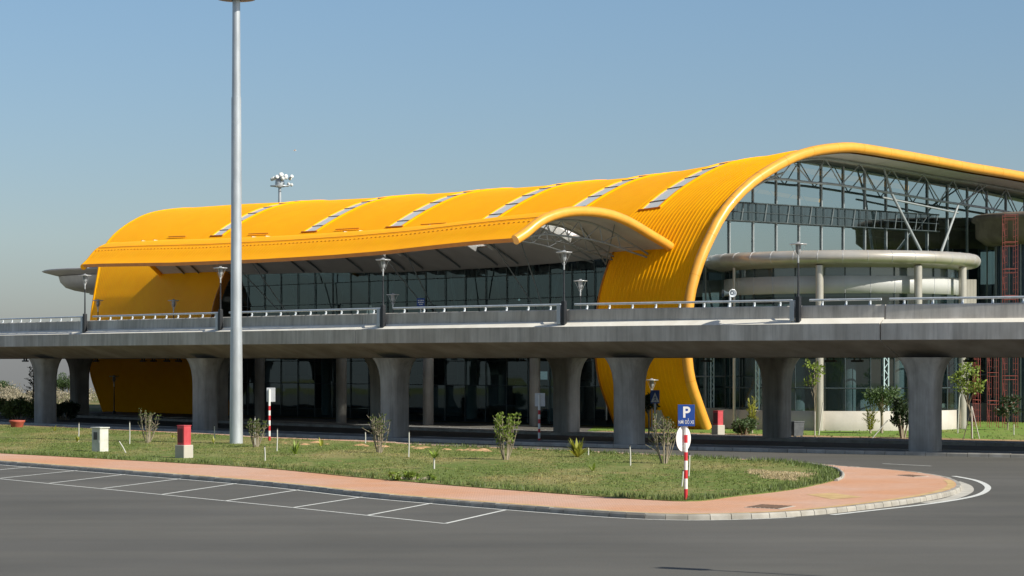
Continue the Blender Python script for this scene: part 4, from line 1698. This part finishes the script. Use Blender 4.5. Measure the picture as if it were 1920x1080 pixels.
x, y = ground(1490, 823)
bn = thing('wheelie_bin', 'dark grey wheeled rubbish skip behind a right hand pier', 'rubbish bin', (x, y, 0), R(38))
w_, d_, h_ = .78, .72, .98
mb = MB()
vs = []
for z, k in ((.18, .86), (.85, 1.0), (.93, 1.0)):
    for sx_, sy_ in ((-1, -1), (1, -1), (1, 1), (-1, 1)):
        vs.append((sx_ * w_ / 2 * k, sy_ * d_ / 2 * k, z))
mb.add(vs, [(0, 1, 5, 4), (1, 2, 6, 5), (2, 3, 7, 6), (3, 0, 4, 7), (4, 5, 9, 8), (5, 6, 10, 9), (6, 7, 11, 10), (7, 4, 8, 11), (3, 2, 1, 0)])
mb.build('body', 'bin', bn)
MB().box((0, 0, .955), (w_ + .06, d_ + .06, .05), bev=.015).build('lid', 'bin', bn)
for sx_ in (-1, 1):
    for sy_ in (-1, 1):
        mb = MB()
        mb.tube([(sx_ * .28 - .03, sy_ * .25, .09), (sx_ * .28 + .03, sy_ * .25, .09)], .09, 12)
        mb.build('wheel', 'black', bn)

i = v_at_px(1373, -WID - 1.1)
hx, hy, _ = vpt(i, -WID - .9, 0)
hz_ = zat(550, hy)
hn = thing('horn_loudspeaker', 'pair of grey horn loudspeakers on a short post above the deck railing', 'loudspeaker', (hx, hy, 6.2))
MB().tube([(0, 0, 0), (0, 0, hz_ - 6.2)], .06, 8).build('post', 'rail', hn)
for an, mk in ((-75, 'rail'), (-165, 'darksteel')):  # horn turned from the sun is darker: its shade is in the colour
    mb = MB()
    mb.lathe((0, 0, 0), [(.03, -.12), (.05, -.05), (.09, .06), (.15, .2), (.215, .30), (.225, .31), (.20, .29), (.13, .18), (.08, .05), (.02, .02)], 20)
    mb.lathe((0, 0, 0), [(0, .22), (.05, .2), (.06, .05)], 12)
    off = Vector((math.cos(R(an)), math.sin(R(an)), 0)) * .12
    mm = Matrix.Translation((off.x, off.y, hz_ - 6.2)) @ Matrix.Rotation(R(an), 4, 'Z') @ Matrix.Rotation(R(90), 4, 'Y')
    mb.v = [tuple(mm @ Vector(p)) for p in mb.v]
    mb.build('horn', mk, hn)

# ------------------------------------------------------------------ plants
def leaf(mb, p, d, L, w, up=None, mi=0):
    """a single pointed leaf of two faces from p along d"""
    d = Vector(d).normalized()
    p = Vector(p)
    u = d.cross(Vector((random.gauss(0, 1), random.gauss(0, 1), random.gauss(0, 1)))).normalized()
    m_ = p + d * L * .5
    mb.add([p, m_ + u * w, p + d * L, m_ - u * w], [(0, 1, 2, 3)], mi)


def cloud(mb, c, r, n, size, squash=.8, rng=random):
    for _ in range(n):
        v = Vector((rng.gauss(0, 1), rng.gauss(0, 1), rng.gauss(0, 1))).normalized() * (rng.random() ** .45)
        p = Vector(c) + Vector((v.x * r, v.y * r, v.z * r * squash))
        d = v + Vector((rng.gauss(0, .6), rng.gauss(0, .6), rng.gauss(0, .6) + .2))
        leaf(mb, p, d, size * rng.uniform(.6, 1.4), size * .28)


def shrub(name, label, x, y, z, h, w, leafk, cat='shrub', stems=9, nl=26, lsize=.14, lo=.45, group='bare stemmed shrubs on the island'):
    t = thing(name, label, cat, (x, y, z), 0, group)
    st, lf = MB(), MB()
    for k in range(stems):
        an = k * 2.399 + random.uniform(-.4, .4)
        rr = w / 2 * (.3 + .75 * ((k * .618) % 1.))
        hh_ = h * random.uniform(.74, 1.)
        top = Vector((math.cos(an) * rr, math.sin(an) * rr, hh_))
        pts = [Vector((math.cos(an) * .1, math.sin(an) * .1, 0)), Vector((top.x * .45 + math.cos(an) * .06, top.y * .45, hh_ * .33)), Vector((top.x * .85, top.y * .85, hh_ * .7)), top]
        pts = smooth_path(pts, .15)
        st.tube(pts, [.022 * (1 - .7 * q / len(pts)) for q in range(len(pts))], 5)
        for b in range(3):
            f = random.uniform(.35, .85)
            p = pts[int(f * (len(pts) - 1))]
            e = p + Vector((random.gauss(0, .18), random.gauss(0, .18), random.uniform(.15, .4))) * (h / 1.6)
            st.tube([p, e], [.014, .006], 4)
            for q in range(nl // 4):
                pp = p.lerp(e, random.uniform(.3, 1))
                leaf(lf, pp, (random.gauss(0, .6), random.gauss(0, .6), .8), lsize * random.uniform(.5, 1.1), lsize * .2)
        for q in range(nl):
            f = lo + (1 - lo) * random.random() ** .6
            p = pts[min(len(pts) - 1, int(f * len(pts)))]
            leaf(lf, p + Vector((random.gauss(0, .04), random.gauss(0, .04), 0)), (random.gauss(0, .5), random.gauss(0, .5), .9), lsize * random.uniform(.5, 1.2), lsize * .22)
    st.build('stems', 'bark', t)
    lf.build('leaves', leafk, t)
    return t


def gshrub(label, px, yb, yt, wpx, leafk, **kw):
    x, y = ground(px, yb, .17)
    k = y / F
    return shrub('bare_shrub', label, x, y, .16, (yb - yt) * k, wpx * k, leafk, **kw)


gshrub('bare stemmed shrub between the white cabinet and the red hose cabinet', 277, 830, 766, 42, 'leaf', stems=11, nl=14, lsize=.12)
gshrub('low leafy shrub immediately right of the tall mast', 480, 838, 788, 40, 'leaf', stems=12, nl=24, lsize=.13)
gshrub('bare stemmed shrub in front of the second pier right of the mast', 711, 849, 778, 40, 'leaf', stems=13, nl=16, lsize=.12)
gshrub('greenest fan shaped shrub in the middle of the lawn', 948, 862, 774, 50, 'leaf_bright', stems=15, nl=40, lsize=.14)
gshrub('dry many stemmed shrub left of the parking sign', 1245, 869, 779, 58, 'leaf', stems=17, nl=12, lsize=.12)


def yucca(label, px, yb, yt, wpx, leafk, n=16, trunk=0., wl=.045, droop=.5):
    x, y = ground(px, yb, .17)
    k = y / F
    h = (yb - yt) * k
    w = wpx * k
    t = thing('strap_leaf_plant', label, 'plant', (x, y, .165), 0, 'small strap leaved plants on the lawn')
    lf = MB()
    z0 = h * trunk
    for q in range(n):
        an = random.uniform(0, 2 * math.pi)
        el = random.uniform(.25, 1.)
        tip = Vector((math.cos(an) * w / 2 * (1.25 - .65 * el), math.sin(an) * w / 2 * (1.25 - .65 * el), z0 + (h - z0) * (el if el > .4 else .4)))
        b = Vector((math.cos(an) * .02, math.sin(an) * .02, z0))
        m1 = b.lerp(tip, .55) + Vector((0, 0, h * .12 * droop))
        side = Vector((-math.sin(an), math.cos(an), 0)) * wl * random.uniform(.7, 1.3)
        lf.add([b - side * .5, b + side * .5, m1 + side, m1 - side, tip], [(0, 1, 2, 3), (3, 2, 4)])
    lf.build('leaves', leafk, t)
    st = MB()
    st.tube([(0, 0, -.02), (0, 0, max(.06, z0))], [.05 if not trunk else .035, .03], 8)
    st.build('stalk', 'stake' if trunk else 'bark', t)
    return t


yucca('bright spiky plant right of the first grey backed sign', 554, 853, 822, 26, 'leaf_bright', 18)
yucca('tiny yellow sprout behind the spiky plant', 602, 838, 818, 17, 'leaf_yellow', 7)
yucca('small palm like plant on a thin pale stalk in the lawn centre', 814, 879, 838, 36, 'leaf_bright', 14, .5)
yucca('largest bright strap leaved plant near the back edge of the lawn', 1083, 857, 819, 54, 'leaf_yellow', 34, 0, .075)
yucca('small bright sprout below the largest strap leaved plant', 1112, 884, 858, 24, 'leaf_bright', 11)
yucca('tiny yellow sprout at the far left of the lawn', 101, 810, 796, 16, 'leaf_yellow', 7)
yucca('tiny yellow sprout against the stake left of the white cabinet', 145, 829, 814, 13, 'leaf_yellow', 8)
yucca('tiny sprout just left of the red hose cabinet', 325, 822, 812, 16, 'leaf_yellow', 6)
yucca('small sprout between the red hose cabinet and the tall mast', 402, 832, 816, 18, 'leaf_yellow', 7)

for px, y0, y1, tx, lb in ((147, 828, 792, 1, 'stake with a yellow sprout left of the white cabinet'), (243, 833, 790, 0, 'upright stake between the white cabinet and the first bare shrub'), (237, 849, 826, -14, 'stake leaning over beside the white cabinet'),
                           (402, 831, 797, 0, 'stake left of the tall mast'), (497, 864, 836, -1, 'short stake in front of the leafy shrub'), (519, 846, 803, 1, 'stake right of the first grey backed sign'), (478, 834, 781, 0, 'tall stake inside the leafy shrub'),
                           (685, 831, 809, 0, 'thin stake just left of the second bare shrub'), (766, 858, 808, 1, 'stake right of the second bare shrub'), (1103, 853, 838, 0, 'shortest stake, by the largest strap leaved plant'),
                           (1182, 873, 835, -1, 'stake left of the dry shrub'), (1278, 912, 881, 3, 'stake behind the parking sign post'), (1291, 893, 850, 2, 'thin stake just right of the parking sign post')):
    x, y = ground(px, y0, .17)
    k = y / F
    t = thing('plant_stake', lb, 'stake', (x, y, .15), 0, 'whitewashed stakes on the lawn')
    top = Vector((tx * k, 0, (y0 - y1) * k))
    MB().tube([(0, 0, -.05), top * .5 + Vector((.01, 0, 0)), top], [.03, .027, .024], 7).build('rod', 'stake', t)
    MB().tube([top * .965, top * 1.02], [.034, .03], 7).build('tip', 'tip', t)

# flower pot with a cycad at left
x, y = ground(32, 806)
pt = thing('flower_pot', 'wide terracotta bowl planter at the left edge of the lawn', 'planter', (x, y, .0))
MB().lathe(C0, [(0, 0), (.30, 0), (.33, .06), (.43, .44), (.49, .50), (.50, .60), (.44, .60), (.42, .52), (0, .5)], 28).build('bowl', 'pot', pt)


def bush(name, label, x, y, z, h, w, leafk, n=900, size=.22, lumps=9, cat='bush', group=None, dep=None):
    t = thing(name, label, cat, (x, y, z), 0, group)
    mb = MB()
    st = MB()
    for k in range(lumps):
        cx = random.uniform(-.5, .5) * w * .8
        cy = random.uniform(-.5, .5) * (dep or w) * .6
        cz = h * random.uniform(.3, .8)
        r = min(h, w) * random.uniform(.18, .32)
        cloud(mb, (cx, cy, cz), r, n // lumps, size)
        st.tube([(cx * .3, cy * .3, 0), (cx, cy, cz)], [.05, .015], 5)
    mb.build('foliage', leafk, t)
    st.build('stems', 'bark', t)
    return t


def gbush(name, label, px, yb, yt, wpx, leafk, Yd=None, **kw):
    x, y = ground(px, yb)
    k = y / F
    return bush(name, label, x, y, 0, (yb - yt) * k, wpx * k, leafk, **kw)


gbush('dark_bush', 'dark green spreading bush behind the terracotta planter', 38, 795, 742, 62, 'leaf', n=4200, size=.19, lumps=12, group='bushes at the left end')
gbush('dark_bush', 'dark clipped hedge seen between the two left piers', 122, 788, 750, 60, 'leaf_dark', n=3600, size=.15, lumps=12, group='bushes at the left end')
x, y = ground(-18, 790)
bush('dark_bush', 'dark bush at the extreme left edge behind the lawn', x, y, 0, 1.7, 2.4, 'leaf', 2200, .17, 9, group='bushes at the left end')


def tree(name, label, x, y, z, h, trunk_h, crown, leafk, tr=.07, n=700, size=.2, limbs=6, stakes=False, lean=0., cat='tree', group=None):
    t = thing(name, label, cat, (x, y, z), 0, group)
    tb, cb_ = MB(), MB()
    top = Vector((lean, 0, trunk_h))
    tb.tube(smooth_path([(0, 0, -.1), (lean * .2 + .03, .02, trunk_h * .5), top, (lean * 1.1, 0, h * .85)], .3), None or [tr * (1 - .8 * q / 40) if q < 40 else tr * .2 for q in range(len(smooth_path([(0, 0, -.1), (lean * .2 + .03, .02, trunk_h * .5), top, (lean * 1.1, 0, h * .85)], .3)))], 8)
    for k in range(limbs):
        an = k * 2.4 + random.uniform(-.4, .4)
        f = random.uniform(.55, 1.)
        e = Vector((lean + math.cos(an) * crown / 2 * f * .8, math.sin(an) * crown / 2 * f * .8, trunk_h + (h - trunk_h) * random.uniform(.2, .85)))
        s0 = Vector((lean * .9, 0, trunk_h * random.uniform(.75, 1.1)))
        tb.tube([s0, s0.lerp(e, .5) + Vector((0, 0, .1)), e], [tr * .55, tr * .35, tr * .12], 6)
        cloud(cb_, e, crown * random.uniform(.17, .27), n // (limbs + 1), size)
    cloud(cb_, (lean * 1.1, 0, h * .87), crown * .24, n // (limbs + 1), size)
    tb.build('trunk', 'bark', t)
    cb_.build('crown', leafk, t)
    if stakes:
        for k in range(3):
            an = k * 2.1 + .4
            MB().tube([(math.cos(an) * .5, math.sin(an) * .5, 0), (0, 0, h * .42)], .025, 6).build('prop', 'stake', t)
    return t


def gtree(name, label, px, yb, yt, wpx, ytr, leafk, **kw):
    x, y = ground(px, yb)
    k = y / F
    return tree(name, label, x, y, 0, (yb - yt) * k, (yb - ytr) * k, wpx * k, leafk, **kw)


gtree('young_tree', 'young light green tree on three props right of the pavilion', 1822, 823, 677, 62, 745, 'leaf_bright', n=600, size=.2, limbs=8, stakes=True, tr=.05, lean=-.25, group='trees on the terminal lawn')
x, y = ground(1800, 812)
pv = thing('leaning_pole', 'pale pole leaning through the staked young tree', 'pole', (at(1797, 745, y)[0], y - .3, 0))
MB().tube([(-.1, 0, 0), (0, 0, 2.1), (.93, 0, 4.75)], .035, 6).build('rod', 'stake', pv)
gtree('round_tree', 'round crowned dark green frangipani tree in front of the pavilion', 1653, 812, 727, 72, 766, 'leaf_mid', n=1100, size=.2, limbs=9, tr=.09, group='trees on the terminal lawn')
gtree('thin_tree', 'tall thin light tree rising beside the pavilion column', 1527, 815, 668, 40, 735, 'leaf_bright', n=170, size=.22, limbs=7, tr=.03, group='trees on the terminal lawn')
gbush('bright_shrub', 'bright green shrub behind the grey skip', 1487, 800, 730, 30, 'leaf_bright', n=500, size=.22, lumps=9, group='bushes on the terminal lawn')
gbush('dark_shrub', 'dark purple green shrub hugging the right hand pier', 1693, 822, 728, 34, 'leaf_dark', n=800, size=.22, lumps=11, group='bushes on the terminal lawn')
gtree('dark_tree', 'small dark tree in front of the red scaffolding', 1889, 806, 742, 40, 782, 'leaf_dark', n=500, size=.2, limbs=7, tr=.05, group='trees on the terminal lawn')
gbush('low_clump', 'low green clump of plants below the pavilion, left', 1396, 815, 784, 56, 'leaf_mid', n=900, size=.2, lumps=12, group='bushes on the terminal lawn')
gtree('topiary_tree', 'dark clipped ball tree in shade beside the pedestrian sign', 1216, 822, 738, 34, 770, 'leaf_dark', n=700, size=.18, limbs=8, tr=.05, group='trees on the terminal lawn')


def palm(label, px, yb, yt, wpx):
    x, y = ground(px, yb)
    k = y / F
    h, w = (yb - yt) * k, wpx * k
    t = thing('young_palm', label, 'palm', (x, y, 0))
    lf = MB()
    for q in range(11):
        an = q * 2.399
        el = .35 + .65 * (q / 11)
        tip = Vector((math.cos(an) * w / 2 * (1.2 - .6 * el), math.sin(an) * w / 2 * (1.2 - .6 * el), h * el))
        mid = tip * .55 + Vector((0, 0, h * .2))
        pts = smooth_path([(0, 0, .05), mid, tip], .08)
        lf.tube(pts, .012, 4)
        for p in pts[2:]:
            for sgn in (-1, 1):
                d = Vector((-math.sin(an) * sgn, math.cos(an) * sgn, .1)) + (tip.normalized() * .7)
                leaf(lf, p, d, .26, .025)
    lf.build('fronds', 'leaf_yellow', t)
    MB().tube([(0, 0, -.05), (0, 0, .25)], [.08, .05], 8).build('trunk', 'bark', t)


palm('small yellow palm in front of the pavilion sill wall', 1632, 812, 755, 30)
palm('yellowish fan palm left of the skip below the pavilion', 1410, 812, 742, 22)
# thin props near the low wall
for px, yb, dx_, hh_, lb in ((1535, 816, .25, 1.9, 'left of two thin poles leaning by the pavilion wall'), (1528, 817, .0, 1.4, 'upright thin pole by the pavilion wall'), (1634, 822, .9, 1.0, 'pole lying slanted below the round crowned tree'), (1901, 815, 0, .6, 'short marker stake on the lawn by the scaffolding')):
    x, y = ground(px, yb)
    t = thing('garden_pole', lb, 'pole', (x, y, 0), 0, 'thin poles on the terminal lawn')
    MB().tube([(0, 0, -.05), (dx_, 0, hh_)], .03, 6).build('rod', 'stake', t)

# tall sparse conifer, left
x, y = ground(62, 784)
t = thing('sparse_conifer', 'tall thin dark conifer half hidden by the leftmost pier', 'tree', (x, y, 0))
tb, cb_ = MB(), MB()
tb.tube([(0, 0, 0), (.05, 0, 3.7)], [.08, .02], 7)
for q in range(26):
    z = .8 + 2.8 * q / 26
    an = q * 2.4
    L = .95 * (1 - .72 * q / 26)
    e = Vector((math.cos(an) * L, math.sin(an) * L, z + .3))
    tb.tube([(0, 0, z), e], [.02, .008], 4)
    for w_ in range(16):
        p = Vector((0, 0, z)).lerp(e, random.uniform(.25, 1))
        leaf(cb_, p, (random.gauss(0, .5), random.gauss(0, .5), random.uniform(.1, 1)), .22, .03)
tb.build('trunk', 'bark', t)
cb_.build('crown', 'conifer', t)

x, y = ground(775, 900, .17)
bush('weed_clump', 'low clump of lush weeds at the front edge of the lawn', x, y, .16, .26, 2.0, 'leaf_bright', n=700, size=.1, lumps=14, cat='weeds', dep=.9)

# dry scrub far behind, one mass
mb = MB()
for _ in range(260):
    Y = random.uniform(240, 330)
    px = random.uniform(-60, 175)
    x = (px - 960) / F * Y
    h = random.uniform(.8, 2.1) * (1 + .3 * math.sin(px * .09))
    cloud(mb, (x, Y, h * .5 - 1.0), h * .6, 110, .24, .8)
tag(mb.build('dry_scrub', 'leaf_dry_hazy'), 'hazy mass of dry reddish scrub beyond the left end of the viaduct', 'scrub', kind='stuff')
mb = MB()
for px, h in ((128, 3.4), (136, 2.6), (118, 2.2), (10, 1.8)):
    Y = 345
    x = (px - 960) / F * Y
    t = thing('distant_tree', 'hazy grey green tree on the skyline between the two left piers' if px == 128 else {136: 'lower skyline tree to the right of the hazy tree', 118: 'lower skyline tree to the left of the hazy tree', 10: 'small skyline tree above the dark bush at far left'}[px], 'tree', (x, Y, -.4), 0, 'distant skyline trees')
    b = MB()
    for q in range(7):
        cloud(b, (random.uniform(-1.2, 1.2), random.uniform(-1, 1), h * random.uniform(.4, .85)), .75, 240, .2)
    b.build('crown', 'leaf_mid', t)
    MB().tube([(0, 0, 0), (0, 0, h * .7)], [.12, .05], 6).build('trunk', 'bark', t)

# bird high over the roof
bx, by, bz = at(552.5, 282.5, 170)
bd_ = thing('bird', 'tiny dark bird gliding in the sky above the roof', 'bird', (bx, by, bz), R(15))
mb = MB()
mb.tube([(-.16, 0, 0), (-.05, 0, .01), (.08, 0, .02), (.15, 0, .03), (.19, 0, .02)], [.012, .035, .04, .028, .008], 7)
mb.add([(-.03, 0, .03), (.09, 0, .03), (.06, .22, .10), (-.02, .38, .07), (-.05, .2, .08)], [(0, 1, 2, 3, 4)])
mb.add([(-.03, 0, .03), (.09, 0, .03), (.06, -.22, .10), (-.02, -.38, .07), (-.05, -.2, .08)], [(0, 4, 3, 2, 1)])
mb.add([(-.15, 0, .0), (-.24, .05, 0), (-.24, -.05, 0)], [(0, 1, 2)])
mb.build('body', 'platback', bd_)
bd_.scale = (.7, .7, .7)

# ------------------------------------------------------------------ light, sky, camera
S = Vector((.838, -.546, 0)).normalized()
EL = R(38)
sd = Vector((S.x * math.cos(EL), S.y * math.cos(EL), math.sin(EL)))
sun = D.lights.new('sun', 'SUN')
sun.energy = 5.0
sun.angle = R(.53)
sun.color = (1.0, .965, .86)
so = D.objects.new('sun', sun)
so.rotation_euler = sd.to_track_quat('Z', 'Y').to_euler()
COL.objects.link(so)

w = D.worlds.new('World')
bpy.context.scene.world = w
w.use_nodes = True
nt = w.node_tree
bg = nt.nodes['Background']
sk = nt.nodes.new('ShaderNodeTexSky')
sk.sky_type = 'NISHITA'
sk.sun_disc = False
sk.sun_elevation = EL
sk.sun_rotation = math.atan2(S.x, S.y)
sk.altitude = 900
sk.air_density = 1.0
sk.dust_density = 1.2
sk.ozone_density = 1.2
# hazy dry season air: the low sky is greyer and dimmer, bluer just above; overhead raised and warmed to fill the shade
tcw = nt.nodes.new('ShaderNodeTexCoord')
sep = nt.nodes.new('ShaderNodeSeparateXYZ')
nt.links.new(tcw.outputs['Generated'], sep.inputs[0])
rw = nt.nodes.new('ShaderNodeValToRGB')
SKYR = [(0., (.54, .56, .70)), (.05, (.76, .79, .86)), (.15, (.88, .98, 1.04)), (.5, (1.25, 1.15, 1.08))]
er = rw.color_ramp.elements
er[0].position, er[0].color = SKYR[0][0], (*[v / 1.5 for v in SKYR[0][1]], 1)
er[1].position, er[1].color = SKYR[-1][0], (*[v / 1.5 for v in SKYR[-1][1]], 1)
for p_, c_ in SKYR[1:-1]:
    e_ = er.new(p_)
    e_.color = (*[v / 1.5 for v in c_], 1)
nt.links.new(sep.outputs[2], rw.inputs[0])
wm = nt.nodes.new('ShaderNodeMix')
wm.data_type = 'RGBA'
wm.blend_type = 'MULTIPLY'
wm.inputs[0].default_value = 1
nt.links.new(sk.outputs[0], wm.inputs[6])
nt.links.new(rw.outputs[0], wm.inputs[7])
nt.links.new(wm.outputs[2], bg.inputs[0])
bg.inputs[1].default_value = .08 * 1.5

cam = D.cameras.new('camera')
cam.lens = 36 * F / 1920
cam.sensor_width = 36
cam.shift_y = (YH - 540) / 1920
cam.clip_end = 20000
cam.clip_start = .5
co = D.objects.new('camera', cam)
co.location = (0, 0, HC)
co.rotation_euler = (R(90), 0, 0)
COL.objects.link(co)
sc = bpy.context.scene
sc.camera = co
sc.view_settings.view_transform = 'Standard'
sc.view_settings.look = 'None'
sc.view_settings.exposure = .3
sc.view_settings.gamma = 1
sc.render.engine = 'CYCLES'
sc.cycles.use_denoising = True
sc.cycles.max_bounces = 8
sc.cycles.transparent_max_bounces = 24
sc.render.resolution_x = 1024
sc.render.resolution_y = 576
